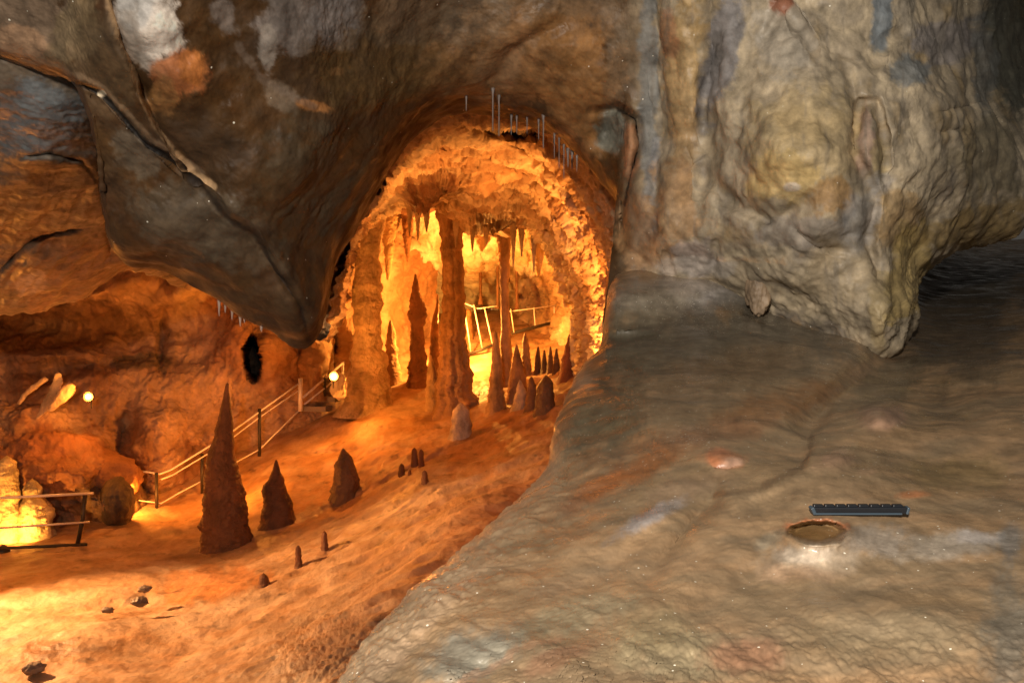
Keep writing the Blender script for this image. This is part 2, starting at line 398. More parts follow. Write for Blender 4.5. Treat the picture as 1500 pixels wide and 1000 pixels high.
def ceil_paint(X, Y, P, d):
    c = mixn(P, 1.1, [(.06,.034,.014),(.10,.055,.022),(.125,.085,.045),(.08,.056,.032),(.11,.06,.024)], 2)
    pl = mixn(P, 2.6, [(.19,.15,.10),(.47,.37,.22),(.38,.33,.25),(.58,.50,.36),(.26,.23,.19),(.48,.34,.19)], 8, (1,1,.7), 6)
    c = c*np.array([.86,.72,.58])
    k = sm(X + 40*fbm(P*3,3,off=3), 900, 960)[:,None]
    c = c*(1-k) + pl*k
    G_=(.27,.27,.26); B_=(.25,.28,.31)
    c = blobs(c, X, Y, P, [
     (40,40,90,70,20,(.24,.19,.15),.8),(30,60,50,20,20,(.45,.3,.2),.7),(110,50,40,60,20,(.2,.16,.1),.8),
     (215,30,48,75,-15,(.66,.66,.68),1),(240,50,36,42,0,(.9,.9,.92),1),(200,10,30,40,0,(.5,.54,.6),.9),
     (262,110,42,38,0,(.50,.20,.08),.95),(280,100,20,30,0,(.60,.24,.07),.8),(240,145,25,30,0,(.36,.2,.08),.8),
     (225,60,30,25,0,(.8,.8,.82),.7),(150,100,60,90,20,(.17,.12,.07),.5),(200,230,50,30,40,(.2,.18,.15),.6),
     (300,330,120,60,20,(.15,.13,.10),.6),(420,30,40,60,0,(.22,.21,.22),.9),(395,70,14,40,0,(.30,.29,.29),.9),(490,30,40,50,0,(.25,.25,.28),.9),(330,25,20,30,-30,(.25,.24,.25),.6),
     (410,140,30,20,20,(.24,.2,.16),.7),(455,155,26,9,15,(.42,.2,.07),.9),(490,105,14,7,0,(.4,.22,.1),.8),
     (450,270,70,100,0,(.09,.075,.05),.6),(560,100,120,60,0,(.13,.085,.035),.7),(600,30,90,40,0,(.17,.13,.09),.6),
     (780,60,120,100,0,(.33,.19,.085),.85),(850,120,60,120,-10,(.33,.185,.075),.85),(700,110,90,50,0,(.22,.13,.06),.6),(740,80,40,60,30,(.3,.2,.12),.6),(820,-20,120,50,0,(.2,.15,.1),.6),
     (690,20,60,50,0,(.2,.17,.13),.5),(905,60,20,160,0,(.26,.2,.14),.5),
     (895,190,24,32,0,(.26,.29,.28),.95),(925,230,12,50,0,(.5,.27,.15),.8),
     (1003,90,30,100,4,(.50,.36,.18),1),(1000,130,26,70,0,(.55,.40,.21),.9),(985,50,14,40,0,(.40,.20,.12),.6),(1005,230,20,90,0,(.48,.33,.17),.8),
     (1060,70,26,110,10,(.26,.26,.28),.9),(950,110,16,160,0,(.24,.26,.27),.85),(945,330,16,120,10,(.24,.25,.27),.8),
     (930,340,30,70,0,(.44,.28,.15),.7),(990,300,40,70,0,(.46,.29,.15),.8),(980,380,70,26,0,(.50,.33,.19),.8),
     (1020,380,40,30,0,(.44,.40,.40),.7),(1150,60,50,60,0,(.45,.42,.36),.8),(1140,5,18,14,0,(.3,.1,.05),.8),
     (1180,200,90,80,0,(.58,.46,.25),.6),(1150,260,60,40,0,(.66,.50,.22),.7),(1180,340,80,26,0,(.33,.31,.29),.7),(1160,275,12,8,0,(.75,.7,.65),.7),
     (1295,20,16,60,10,(.2,.25,.3),.9),(1330,-10,20,60,0,(.3,.28,.24),.6),(1335,100,30,25,0,(.22,.25,.27),.85),(1390,60,50,40,0,(.3,.29,.31),.7),(1270,210,14,60,0,(.48,.34,.28),.7),
     (1290,260,14,60,0,(.5,.4,.2),.6),(1220,290,40,30,0,(.45,.28,.12),.8),(1310,320,50,50,0,(.40,.27,.12),.7),(1290,270,26,20,0,(.42,.42,.42),.6),
     (1260,330,26,70,20,(.36,.37,.38),.7),(1330,400,30,80,15,(.42,.32,.12),.8),(1290,450,20,60,0,(.45,.36,.18),.6),(1230,400,60,50,0,(.40,.33,.22),.6),
     (1430,330,90,30,-15,(.33,.24,.1),.8),(1480,60,40,120,0,(.10,.11,.09),.9),(1440,100,20,90,0,(.22,.24,.24),.7),(1450,230,50,70,0,(.22,.19,.12),.7),  # near-black corner patch paints the shading where the pillar curves away
     (1080,400,40,20,0,(.42,.36,.26),.8),(1010,392,70,16,0,(.55,.53,.50),.6)])
    c = streak(c, X, Y, L_CRACK, 3.2, (.015,.012,.01), 1, 3)
    c = streak(c, X, Y, [(x+1,y-12) for x,y in L_CRACK], 5, (.30,.22,.15), .7, 6)
    c = streak(c, X, Y, L_VEIN, 3.5, (.62,.45,.28), .9, 2)
    c = streak(c, X, Y, L_FOLD, 3, (.03,.02,.015), .8, 3)
    c = streak(c, X, Y, L_NOTCH[1:], 3, (.02,.015,.012), .9, 2)
    c = streak(c, X, Y, [(455,155),(390,120),(350,70)], 6, (.26,.22,.2), .35, 8)
    c = blobs(c, X, Y, P, [(148,138,7,5,0,(.8,.75,.65),1)], namp=.2)
    # vertical mineral runs on the pillar
    run = fbm(np.stack([X/14, Y/120, X*0+2],1), 4, .6)
    kk = (sm(X,890,940)*0.55*sm(run,0.15,0.5))[:,None]
    c = c*(1-kk) + np.array((.22,.2,.17))*kk
    fine = (1 + 0.30*fbm(P*14, 5, .7, off=77))*(1+.35*fbm(P*4, 4, .65, off=78))
    tint = np.array([1.0,.88,.74])*(1-k) + np.array([1.03,.98,.93])*k
    return np.clip(c*fine[:,None]*tint, .008, .9)
def ceil_spark(X, Y, P):
    s = 0.003 + 0.03*sm(Y,440,500)*sm(X,1150,1250) + 0.004*(1-sm(X,300,420))
    return s
sheet('cave_ceiling', ribs, 1300, 330, ceil_depth, [(6,.15,4),(30,.8,8),(60,2.5,8),(110,6,6)], ceil_disp, ceil_paint, M_CEIL, ceil_feats, tpow=1.15, spark=ceil_spark)

# slab of ceiling behind the overhang, upper left
ribs = [(-250,0,-250,475),(-60,0,0,458,30,.4),(40,0,60,451,30,.4),(120,20,110,436,30,.4),(200,60,150,413,30,.4),(280,100,188,394,30,.4),(340,200,270,420,30,.4)]
slab_depth = TPS([(0,60,4.35),(150,60,4.6),(0,120,4.45),(110,130,4.6),(0,180,4.9),(130,180,4.95),(0,262,5.9),(140,240,5.7),(0,330,8.2),(80,330,8.2),(150,330,8.6),(0,400,9.6),(100,400,9.8),(0,458,11),(180,395,10.5),(-250,60,4.4),(-250,460,11),(280,300,9)])
slab_feats = [groove([(0,395),(40,355),(80,340),(130,330)],4,.25), step([(-40,270),(20,272),(70,270),(85,290),(60,320)],5,.3,-1,60), groove([(150,240),(157,330),(160,370)],6,.25),
  bump(60,390,60,30,.35,-15), bump(40,310,40,40,.3,-40), bump(90,240,50,20,.2,10), groove([(30,230),(75,225),(120,235),(140,260)],3,.1)]
def slab_disp(P, X, Y):
    lit = sm(Y, 240, 300)
    d = .05*(1+lit)*fbm(P*1.2,4,.5,off=3) + .015*fbm(P*np.array([5,5,5]),4,.55,'r',4)
    d += .035*lit*fbm(np.stack([(X+Y*.9)/26, (X-Y)/120, X*0],1),3,.5,'r',8) + .01*fbm(P*20,3,.6,'b')
    return d, None
def slab_paint(X, Y, P, d):
    c = mixn(P, 1.5, [(.12,.08,.045),(.24,.19,.14),(.17,.11,.06)], 5)
    c = blobs(c, X, Y, P, [(50,170,80,60,0,(.24,.26,.27),.9),(90,180,30,40,0,(.3,.33,.34),.6),(70,300,50,30,0,(.28,.22,.14),.7),(60,250,60,14,0,(.22,.13,.07),.8),
      (30,330,70,70,0,(.25,.14,.07),.6),(100,400,90,60,0,(.28,.16,.08),.8),(45,415,26,14,-20,(.6,.5,.4),.6),(110,330,40,30,0,(.3,.26,.2),.6)])
    return np.clip(c*(1+.3*fbm(P*9,4,.65))[:,None], .01,.9)
sheet('cave_ceiling_slab', ribs, 260, 260, slab_depth, [(5,.3,4),(30,2,6),(60,8,6)], slab_disp, slab_paint, M_CEIL, slab_feats)

# ---------------------------------------------------------------- near ledge
ribs = [(480,1260,330,1190,40,.12),(520,1240,400,1100,45,.14),(600,1240,490,1000,50,.16),(700,1240,545,925,50,.18),(760,1240,602,866,50,.2),(820,1240,660,820,50,.22),(870,1240,722,765,50,.25),
 (920,1240,788,690,50,.3),(960,1240,808,645,45,.3),(1000,1240,820,598,45,.35),(1030,1240,850,540,45,.4),(1060,1240,878,500,40,.4),(1085,1240,884,470,22,.25),(1110,1240,888,430,22,.25),(1140,1240,905,385,22,.25),
 (1200,1240,960,350,30,.2),(1300,1240,1100,350,30,.2),(1450,1240,1330,352,30,.2),(1600,1240,1500,350,20,.2),(1850,1240,1800,345,20,.2)]
ledge_depth = TPS([(885,490,4.9),(900,440,5.15),(1000,450,5.2),(950,405,5.45),(1050,408,5.5),(1100,450,5.2),(1200,480,5.0),(1310,512,4.85),(1345,430,7.6),(1400,400,9.5),(1500,362,14),(1200,600,3.15),(1500,600,3.2),
 (950,600,3.15),(1000,780,1.9),(1200,780,1.88),(1200,1000,1.28),(700,900,1.55),(1500,1000,1.26),(500,1000,1.42),(600,870,1.7),(720,770,2.15),(790,690,2.65),(820,600,3.35),(850,540,4.1),(1500,800,1.8),
 (1500,450,6.6),(1200,1240,.95),(1800,1240,.95),(500,1240,1.0),(1800,500,5),(1800,380,12),(1100,370,5.9),(1200,420,5.9),(1300,450,5.8)])
HX, HY = 1196, 778
def hole_feat(x, y, n):
    # drip hole: an elliptical cup with a raised pale rim on the near side
    u = (x-HX)/46; v = (y-HY-1)/17
    n2 = fbm(np.stack([x/17,y/9,x*0],1),4,.6)
    r = np.hypot(u, v)*(1+.12*n+.22*n2) + .25*np.maximum(-u,0)*np.maximum(v,0) + .12*np.maximum(u-.6,0)
    cup = .10*sm(-r, -1.05, -.62)
    rim = -.012*np.exp(-((r-1.2)/.28)**2)*sm(y, HY-8, HY+10) - .01*np.exp(-((r-1.15)/.2)**2)
    mound = -.045*np.exp(-(((x-HX+8)/70)**2+((y-HY-18)/24)**2)) - .004*n2
    return cup*.9 + rim + mound
ledge_feats = [hole_feat,
 step([(1310,530),(1270,560),(1225,590),(1190,640),(1175,690),(1120,715),(1050,730)], 10, .13, -1, 150),
 groove([(1330,500),(1270,565),(1215,600),(1160,640)], 30, .30),
 bump(1290,610,30,17,.20,10), bump(1230,668,34,16,.10,-20), bump(1060,676,30,11,.09), bump(995,710,20,12,.03),
 bump(1270,692,14,7,.02), bump(960,765,50,14,.03,-30), groove([(1060,700),(1040,740),(990,800),(940,850)],14,.055),
 groove([(1090,840),(1125,805),(1150,782)],16,.03), bump(1080,760,50,30,.03,-35), bump(930,720,70,22,.035,-30), bump(1130,700,60,22,.05,-20), bump(1400,640,90,26,.06,-8), bump(1330,690,60,16,.03,-8), bump(860,800,70,24,.03,-35), bump(1000,850,90,24,.02,-20), groove([(1200,690),(1150,720),(1080,750)],14,.03), bump(1400,800,60,20,.015), 
 groove([(990,770),(930,800),(880,850)],12,.012), bump(760,800,80,40,.03,-40), bump(650,900,80,30,.03,-35), groove([(700,870),(620,930),(540,1000)],20,.03), groove([(760,960),(700,985),(640,1040)],18,.02),
 bump(1000,950,120,30,.02), bump(1300,900,140,30,.02), bump(950,430,50,22,.12), bump(1010,425,40,20,.15), bump(900,470,14,30,.1), bump(1110,390,20,26,.1),
 groove([(885,492),(930,490),(985,500)],7,.10), bump(900,515,40,14,.05),
]
def ledge_disp(P, X, Y):
    D = P[:,1]
    near = 1/(1+(D/2.2)**2)
    wv = np.stack([fbm(P*2, 3, off=5), fbm(P*2, 3, off=25), fbm(P*2, 3, off=45)], 1)
    Q = P + .12*wv
    # flow direction: streaks run from lower left to upper right
    a = math.radians(14)
    U = np.stack([Q[:,0]*math.cos(a)+Q[:,1]*math.sin(a), -Q[:,0]*math.sin(a)+Q[:,1]*math.cos(a), Q[:,2]],1)
    d = .015*fbm(np.stack([(X+Y*1.1)/210,(Y-X*.55)/62,X*0],1),3,.5,off=90)*(.5+(1-near)) + .05*fbm(Q*1.2,3,.45)*(1-.6*near) + .006*fbm(U*np.array([3,4.2,4]),3,.5,'f',3)
    rp = sm(fbm(U*np.array([1,2.4,2]),3,off=71),-.2,.5)
    d += .0008*rp*fbm(U*np.array([9,17,12]),4,.6,'f',9)*(1+1.5*(1-near)) + .0008*fbm(U*np.array([45,90,60]),3,.6,'b',4)*(1+2*(1-near))
    lump = sm(Y,880,960)*sm(X,850,1000)
    d += .006*lump*fbm(P*np.array([26,14,20]),3,.6,'b',14)
    edge = np.clip(1-pdist(X,Y,[(490,1000),(602,866),(722,765),(788,690)])[0]/110,0,1)
    d += .008*edge*fbm(P*26,4,.6,'b',2)
    hole = np.hypot((X-HX)/70,(Y-HY)/28)
    d *= sm(hole,.7,1.6)*.9+.1
    return d, None
def ledge_paint(X, Y, P, d):
    a = math.radians(14)
    U = np.stack([P[:,0]*math.cos(a)+P[:,1]*math.sin(a), -P[:,0]*math.sin(a)+P[:,1]*math.cos(a), P[:,2]],1)
    c = mixn(U, 1.6, [(.16,.115,.065),(.33,.24,.14),(.24,.19,.125),(.42,.29,.17),(.21,.165,.11),(.36,.215,.12)], 3, (.8,2.2,2), 6)
    g = (.22,.23,.23)
    c = c*.8 + np.array((.33,.262,.185))*.27
    c = blobs(c, X, Y, P, [
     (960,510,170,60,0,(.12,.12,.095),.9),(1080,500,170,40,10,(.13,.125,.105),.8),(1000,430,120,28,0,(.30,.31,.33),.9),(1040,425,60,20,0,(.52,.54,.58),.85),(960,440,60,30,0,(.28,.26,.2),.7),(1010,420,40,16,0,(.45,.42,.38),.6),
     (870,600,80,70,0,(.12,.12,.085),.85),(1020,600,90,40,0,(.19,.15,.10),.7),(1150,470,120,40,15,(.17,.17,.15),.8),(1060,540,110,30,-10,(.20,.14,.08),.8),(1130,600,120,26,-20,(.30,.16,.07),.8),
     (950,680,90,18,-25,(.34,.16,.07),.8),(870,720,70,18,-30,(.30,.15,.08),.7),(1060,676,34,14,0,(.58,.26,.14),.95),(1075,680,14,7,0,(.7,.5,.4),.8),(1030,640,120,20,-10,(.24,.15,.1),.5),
     (1290,610,34,20,10,(.38,.26,.2),.8),(1225,672,40,18,-20,(.38,.26,.19),.7),(1270,692,14,7,0,(.5,.34,.24),.8),(1400,480,100,90,0,(.11,.095,.075),.8),(1420,420,120,40,0,(.10,.09,.07),.8),(1300,560,80,30,-30,(.14,.13,.1),.7),  # dark patches right of the pillar paint its shadow and the shaded hollow
     (1180,720,140,30,-15,(.33,.25,.16),.7),(1400,690,90,30,0,(.26,.2,.1),.7),(1000,720,60,20,-20,(.36,.27,.19),.7),
     (950,765,60,12,-30,(.40,.41,.45),.85),(1335,727,22,6,0,(.55,.25,.12),.9),(1400,800,90,20,-4,(.44,.42,.38),.8),(1430,790,40,10,0,(.48,.5,.55),.6),(1480,800,20,30,0,(.2,.22,.24),.7),
     (1190,818,80,26,-5,(.42,.37,.30),.8),(1180,810,45,12,0,(.52,.48,.42),.85),(1280,790,50,20,0,(.42,.40,.37),.8),(1170,836,60,14,0,(.52,.36,.24),.6),
     (1130,790,26,12,-30,(.2,.2,.17),.6),
     (1000,960,120,40,0,(.34,.32,.22),.6),(960,925,60,30,0,(.40,.35,.22),.5),(1090,960,60,30,0,(.36,.2,.13),.75),(1300,930,140,40,0,(.27,.24,.17),.5),(1480,930,40,90,0,(.17,.18,.17),.7),
     (690,960,80,40,-20,(.24,.26,.24),.8),(820,970,70,16,-20,(.3,.17,.11),.6),(850,900,90,26,-15,(.27,.27,.2),.6),(820,860,70,16,-20,(.34,.26,.18),.5),
     (640,880,90,26,-40,(.44,.34,.24),.7),(560,970,70,24,-40,(.55,.42,.3),.7),(700,810,40,24,-50,(.42,.31,.2),.6),(850,560,20,20,0,(.35,.32,.26),.6)], e0=1.35, e1=.45, namp=.6)
    # reddish lip and ochre floor of the drip hole
    u=(X-HX)/48; v=(Y-HY)/17; n2=fbm(np.stack([X/17,Y/9,X*0],1),4,.6); r=np.hypot(u,v)*(1+.22*n2)+.2*n2
    k=(np.exp(-((r-.95)/.16)**2)*(1-sm(Y,HY-8,HY+2)))[:,None]; c=c*(1-k)+np.array((.42,.18,.09))*k
    n3=fbm(np.stack([X/9,Y/6,X*0+4],1),4,.7); c=c*(1+.5*n3*np.exp(-(r/2.2)**2))[:,None]
    k=(.85*sm(-r,-.9,-.7))[:,None]; c=c*(1-k)+np.array((.26,.17,.07))*k
    c = streak(c, X, Y, [(700,985),(640,1040),(760,955),(820,940)], 6, (.4,.24,.16), .4, 8)
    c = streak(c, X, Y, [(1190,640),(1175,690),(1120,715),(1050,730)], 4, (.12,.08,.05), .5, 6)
    fine = 1+.30*fbm(P*np.array([9,8,14]),5,.7,off=7)
    c = c*fine[:,None]
    # edge crust, paler and pitted
    e,_,_ = pdist(X,Y,[(400,1100),(490,1000),(602,866),(660,820),(722,765),(788,690)])
    k=(.6*sm(-e-25*fbm(P*9,3,.6),-60,-5))[:,None]; c=c*(1-k)+np.array((.5,.4,.28))*k
    return np.clip(c*np.array([.92,.82,.72]),.01,.9)
def ledge_spark(X, Y, P):
    n = fbm(P*1.5,3,off=66)
    s = .012+.03*(fbm(P*5,3,off=96)>.25) + .12*np.exp(-(((X-1180)/160)**2+((Y-478-.13*(X-1180))/24)**2)) + .07*np.exp(-(((X-1040)/80)**2+((Y-440)/30)**2)) + .05*np.exp(-(((X-950)/90)**2+((Y-590)/60)**2))
    s += .04*np.exp(-(pdist(X,Y,[(545,950),(660,835),(722,780)])[0]/40)**2) 
    return np.clip(s*(1+1.5*n),0,1)
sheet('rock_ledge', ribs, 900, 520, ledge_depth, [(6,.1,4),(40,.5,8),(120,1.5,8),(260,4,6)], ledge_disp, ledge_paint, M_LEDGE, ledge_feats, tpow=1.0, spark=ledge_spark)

# ---------------------------------------------------------------- chamber floor
floor_depth = TPS([(-250,1200,7.4),(0,1000,10.3),(250,1000,10.3),(0,880,13.4),(0,795,17),(150,790,17.2),(300,797,17),(250,758,19),(450,765,17.2),(400,700,20),(500,725,18.5),(560,620,21.3),(430,645,21.8),
 (650,640,20),(560,590,22.8),(680,590,22.2),(800,610,19),(835,560,20.3),(780,680,15.8),(700,760,13.2),(600,850,11.2),(500,960,9.3),(600,720,16.5),(450,900,11.6),(480,1100,7.6),(820,780,12),
 (950,560,19),(950,750,12),(250,650,23.5),(0,700,22.5),(-250,800,16.5),(700,530,25.5),(800,500,27.5),(720,480,29),(600,530,26),(500,570,24.5),(500,530,27),(400,600,25.5),(860,480,27),(120,960,11),(330,900,12.6),(300,850,14.4)])
ribs = [(-300,1250,-300,640),(100,1250,0,600),(400,1250,250,560),(600,1250,500,470),(800,1250,720,440),(1000,1250,950,440)]
floor_feats = [bump(560,900,120,26,.35,-38), bump(660,780,120,22,.3,-38), groove([(420,940),(520,880),(620,790),(700,700)],12,.15), groove([(430,850),(540,790),(640,720),(720,650)],7,.22,True),
  groove([(420,775),(500,735),(600,690),(680,650)],6,.25), bump(650,650,60,14,.3,-20), bump(530,620,50,10,.3), bump(310,855,70,20,.1),
  groove([(560,640),(620,650),(690,640)],7,.2), groove([(480,690),(560,660),(640,650)],5,.15), groove([(440,665),(540,660)],5,.2), bump(230,860,140,20,.15,5), bump(100,930,150,24,.18,-8), groove([(250,960),(360,900),(460,850)],8,.12), groove([(60,900),(170,880),(260,890)],6,.1)]
def floor_disp(P, X, Y):
    a=math.radians(35)
    U=np.stack([P[:,0]*math.cos(a)+P[:,1]*math.sin(a), -P[:,0]*math.sin(a)+P[:,1]*math.cos(a), P[:,2]],1)
    bank = sm(X+.6*(Y-800), 330, 520)
    d = .14*fbm(P*.5,4,.5,off=2)+.05*fbm(P*2.2,4,.55,'f',4)
    pit = sm(fbm(P*.35,3,off=51), -.15, .25)
    d += (.006+.018*pit)*fbm(P*4.5,4,.6,'f',6)
    d += .08*bank*fbm(U*np.array([.6,2.0,1.6]),4,.5,'r',8)
    rg = np.exp(-(((X-500)/90)**2+((Y-950)/50)**2))
    d += .05*rg*fbm(P*11,3,.6,'b',3)
    return d, None
def floor_paint(X, Y, P, d):
    c = mixn(P, .55, [(.50,.38,.27),(.62,.50,.38),(.44,.28,.16),(.58,.45,.33),(.50,.33,.2)], 4, octv=6)
    c = blobs(c, X, Y, P, [(310,855,80,30,-5,(.50,.24,.09),.8),(430,760,140,40,-20,(.42,.26,.14),.6),(560,700,120,40,-25,(.46,.26,.12),.6),(720,650,80,40,-40,(.5,.27,.1),.7),  # brown patch right of the stalagmite feet paints their cast shadow
      (500,950,80,30,-35,(.24,.14,.08),.7),(60,950,30,16,0,(.2,.12,.08),.6),(200,870,20,6,-30,(.12,.09,.07),.8),(270,800,90,20,0,(.36,.25,.16),.6),(230,770,60,14,0,(.34,.24,.15),.6),
      (60,800,90,6,0,(.2,.14,.1),.6),(620,790,90,30,-38,(.55,.36,.2),.6),(120,840,120,30,0,(.52,.36,.22),.5)])
    pit = sm(fbm(P*np.array([2.2,3.5,3]),5,.7,off=18), .12, .5)
    c = c*(1-.6*pit[:,None])*np.array([.98,.87,.76])
    return np.clip(c,.02,.9)
sheet('chamber_floor', ribs, 620, 520, floor_depth, None, floor_disp, floor_paint, M_FLOOR, floor_feats, tpow=1.0)

# ---------------------------------------------------------------- left wall of the chamber
wall_depth = TPS([(0,800,17.8),(0,650,18.8),(0,500,20.5),(0,400,21),(200,760,19.3),(180,680,19.8),(250,600,21),(250,500,22.3),(300,430,22),(372,520,22.5),(420,560,22.8),(450,605,22.6),(480,520,23.6),(520,500,24.5),(530,590,24.2),
 (620,500,28),(150,450,21.3),(0,300,18),(250,330,20),(300,705,21.6),(350,680,22.2),(400,645,22.6),(-250,800,16.5),(-250,300,17),(600,300,26),(600,620,26),(290,740,21.2),(450,400,23)])
ribs = [(-300,240,-300,880),(0,240,0,850),(200,240,200,850),(350,240,350,800),(500,240,500,720),(640,240,640,680)]
L_HOLE=(372,520)
def cave_hole(x,y,n):
    r=np.hypot((x-372-.08*(y-520))/19,(y-521)/40)*(1+.12*n)
    return 3.2*sm(-r,-1.05,-.8)
wall_feats=[cave_hole, bump(372,520,45,70,.5), bump(60,690,75,55,1.0,10), bump(130,690,50,40,.9,20), bump(150,740,30,30,.7),
  groove([(190,600),(170,660),(195,700)],16,.9), bump(250,640,60,50,.5), bump(400,500,26,50,.4), bump(345,480,18,40,.3), bump(460,520,14,50,.6), groove([(478,460),(490,500),(480,560)],8,.7),
  step([(-50,430),(80,440),(200,400),(290,440)],14,.8,1,120), groove([(0,470),(120,480),(230,470)],20,.5), step([(0,560),(120,545),(220,530),(240,470)],12,.6,1,60), bump(70,520,90,14,.5), bump(280,420,50,14,.8,-25),
  groove([(150,700),(190,690),(230,740),(290,720)],16,.6), bump(30,600,60,30,.5), bump(270,560,50,20,.3),groove([(240,450),(235,540)],8,.4)]
def wall_disp(P, X, Y):
    wv=np.stack([fbm(P*.35,3,off=5),fbm(P*.35,3,off=25),fbm(P*.35,3,off=45)],1); Q=P+.8*wv
    d=.35*fbm(Q*.35,4,.5,off=9)+.16*fbm(Q*1.1,4,.55,'b',3)+.06*fbm(Q*np.array([4,4,2.2]),4,.6,'r',5)
    low=sm(Y,540,620)
    d+=.03*fbm(Q*8,3,.6,'b')*(.5+low)
    d+=.07*fbm(np.stack([P[:,0]*3.2,P[:,1],P[:,2]*.5],1),4,.6,'r',2)*(1-sm(X,520,560))*sm(X,200,260)*(1-low)
    return d,None
def wall_paint(X,Y,P,d):
    c=mixn(P,.5,[(.42,.26,.15),(.55,.38,.24),(.34,.18,.09),(.48,.3,.17)],6,(1,1,.7),6)
    c=blobs(c,X,Y,P,[(80,490,160,60,0,(.20,.12,.08),.8),(60,480,50,14,0,(.32,.24,.2),.5),(60,680,110,60,0,(.30,.13,.06),.8),(150,740,50,40,0,(.16,.11,.07),.7),(290,600,90,60,0,(.62,.42,.26),.7),(280,430,40,18,-30,(.7,.55,.35),.8),  # first dark patch paints the shade of the recess under the slab
      (190,520,60,30,0,(.42,.27,.16),.5),(372,520,18,40,0,(.05,.04,.03),.9),(260,740,90,30,0,(.15,.12,.08),.8),(210,530,50,14,0,(.12,.12,.07),.6),(330,500,50,50,0,(.4,.2,.1),.5)])  # darkest patches paint shade inside the hole and below the stair rail
    return np.clip(c*(1+.3*fbm(P*3,4,.65,off=4))[:,None],.02,.9)
sheet('chamber_wall', ribs, 520, 420, wall_depth, None, wall_disp, wall_paint, M_FAR, wall_feats, tpow=1.0)

# ---------------------------------------------------------------- vault of the passage behind the arch
ribs=[(436,496,466,490),(466,480,490,450),(485,400,498,398),(505,345,512,345),(540,280,545,312),(575,220,592,292),(620,175,645,300),(690,145,700,328),(770,145,768,330),(835,190,810,362),(890,260,832,425),(925,330,847,475),(935,400,853,520),(930,480,852,570),(900,560,840,640)]
def vdepth(s,t):
    D0=7.0; 
    D1=21.0+0*s
    k=t**.9
    return 1/((1-k)/D0+k/D1)
vault_feats=[bump(740,190,55,11,-2.2,8,3), bump(625,270,55,26,-3.5,-12,3), bump(715,318,42,16,-3.0,0,3), bump(760,298,18,8,-1.5), bump(560,300,30,16,.8),
  groove([(700,240),(780,290),(830,370),(845,420)],7,1.2), groove([(640,215),(720,225),(800,270),(860,370),(870,430)],6,.8), groove([(740,200),(820,250),(875,330),(885,420)],6,.7), bump(650,318,50,10,1.6), bump(770,340,60,10,1.5,10), bump(690,250,50,14,.9,10),bump(800,330,20,50,.8,-35),bump(860,400,14,60,.6,-15)]
def vault_disp(P,X,Y):
    wv=np.stack([fbm(P*.6,3,off=5),fbm(P*.6,3,off=25),fbm(P*.6,3,off=45)],1); Q=P+.5*wv
    g=np.clip(P[:,1]/14,.45,1.4)
    ang=np.arctan2(Y-470,X-690)
    rr=np.hypot(Y-470,X-690)
    d=g*(.22*fbm(Q*.7,4,.5,off=2)+.16*fbm(Q*1.7,4,.55,'b',3))
    d+=g*.09*fbm(np.stack([ang*9+rr/160,rr/60,X*0],1)+wv*.4,5,.6,'r',6)
    d+=g*.09*fbm(np.stack([ang*1.6,rr/13+ang*2,X*0],1)+wv*.5,4,.6,'r',16)
    d+=g*.05*fbm(Q*6,4,.6,'b',8)
    for cx,cy,rx,ry,an,h in [(628,272,52,24,-12,-.3),(715,322,40,14,0,-.25)]:
        ca,sa=math.cos(math.radians(an)),math.sin(math.radians(an))
        r=np.hypot(((X-cx)*ca+(Y-cy)*sa)/rx,(-(X-cx)*sa+(Y-cy)*ca)/ry)
        d-=h*sm(-r,-1.2,-.6)
    return d,None
def vault_paint(X,Y,P,d):
    c=mixn(P,.8,[(.52,.36,.20),(.74,.56,.36),(.38,.22,.11),(.68,.48,.28)],3,octv=6)
    c=blobs(c,X,Y,P,[(740,190,60,12,8,(.07,.05,.04),.9),(625,272,58,26,-12,(.18,.07,.03),.9),(720,318,44,13,0,(.12,.06,.03),.85),(880,380,30,90,0,(.36,.18,.07),.7),(510,430,26,110,10,(.22,.10,.05),.8),(570,290,20,14,-30,(.7,.55,.38),.7),(770,345,80,12,10,(.7,.55,.36),.8)])  # dark patches paint the shade of hollows and the gap beside the left column
    return np.clip(c*(1+.3*fbm(P*4,4,.65,off=4))[:,None],.02,.9)
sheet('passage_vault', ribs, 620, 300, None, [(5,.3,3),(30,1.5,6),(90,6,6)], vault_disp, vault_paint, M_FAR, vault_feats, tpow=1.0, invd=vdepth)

# ---------------------------------------------------------------- far wall behind the columns
ribs=[(440,250,440,640),(560,250,560,640),(700,250,700,640),(860,250,860,640),(960,250,960,640)]
back_depth=TPS([(480,300,27.5),(480,600,27.5),(560,420,30.3),(620,430,31),(700,420,31.5),(780,430,30),(840,450,26),(870,520,23),(950,500,20),(600,330,26),(720,340,26),(700,560,31),(600,560,31),(820,560,27),(700,250,24)])
back_feats=[bump(790,430,40,30,-1.0), bump(690,420,14,70,.8), bump(715,410,16,50,.8), bump(640,380,50,16,.8), bump(590,360,30,14,.8), bump(760,400,12,60,.6), groove([(728,370),(728,440)],4,.9),groove([(703,370),(702,440)],3,.5), bump(800,470,30,10,.7), bump(600,460,60,14,.5)]
def back_disp(P,X,Y):
    d=.3*fbm(P*.4,4,.5,off=2)
    d+=.30*fbm(np.stack([P[:,0]*1.1,P[:,1]*.4,P[:,2]*.18],1),4,.6,'r',6)
    d+=.2*fbm(P*2.2,4,.6,'b',5)+.08*fbm(P*6,3,.6,'b',7)
    return d,None
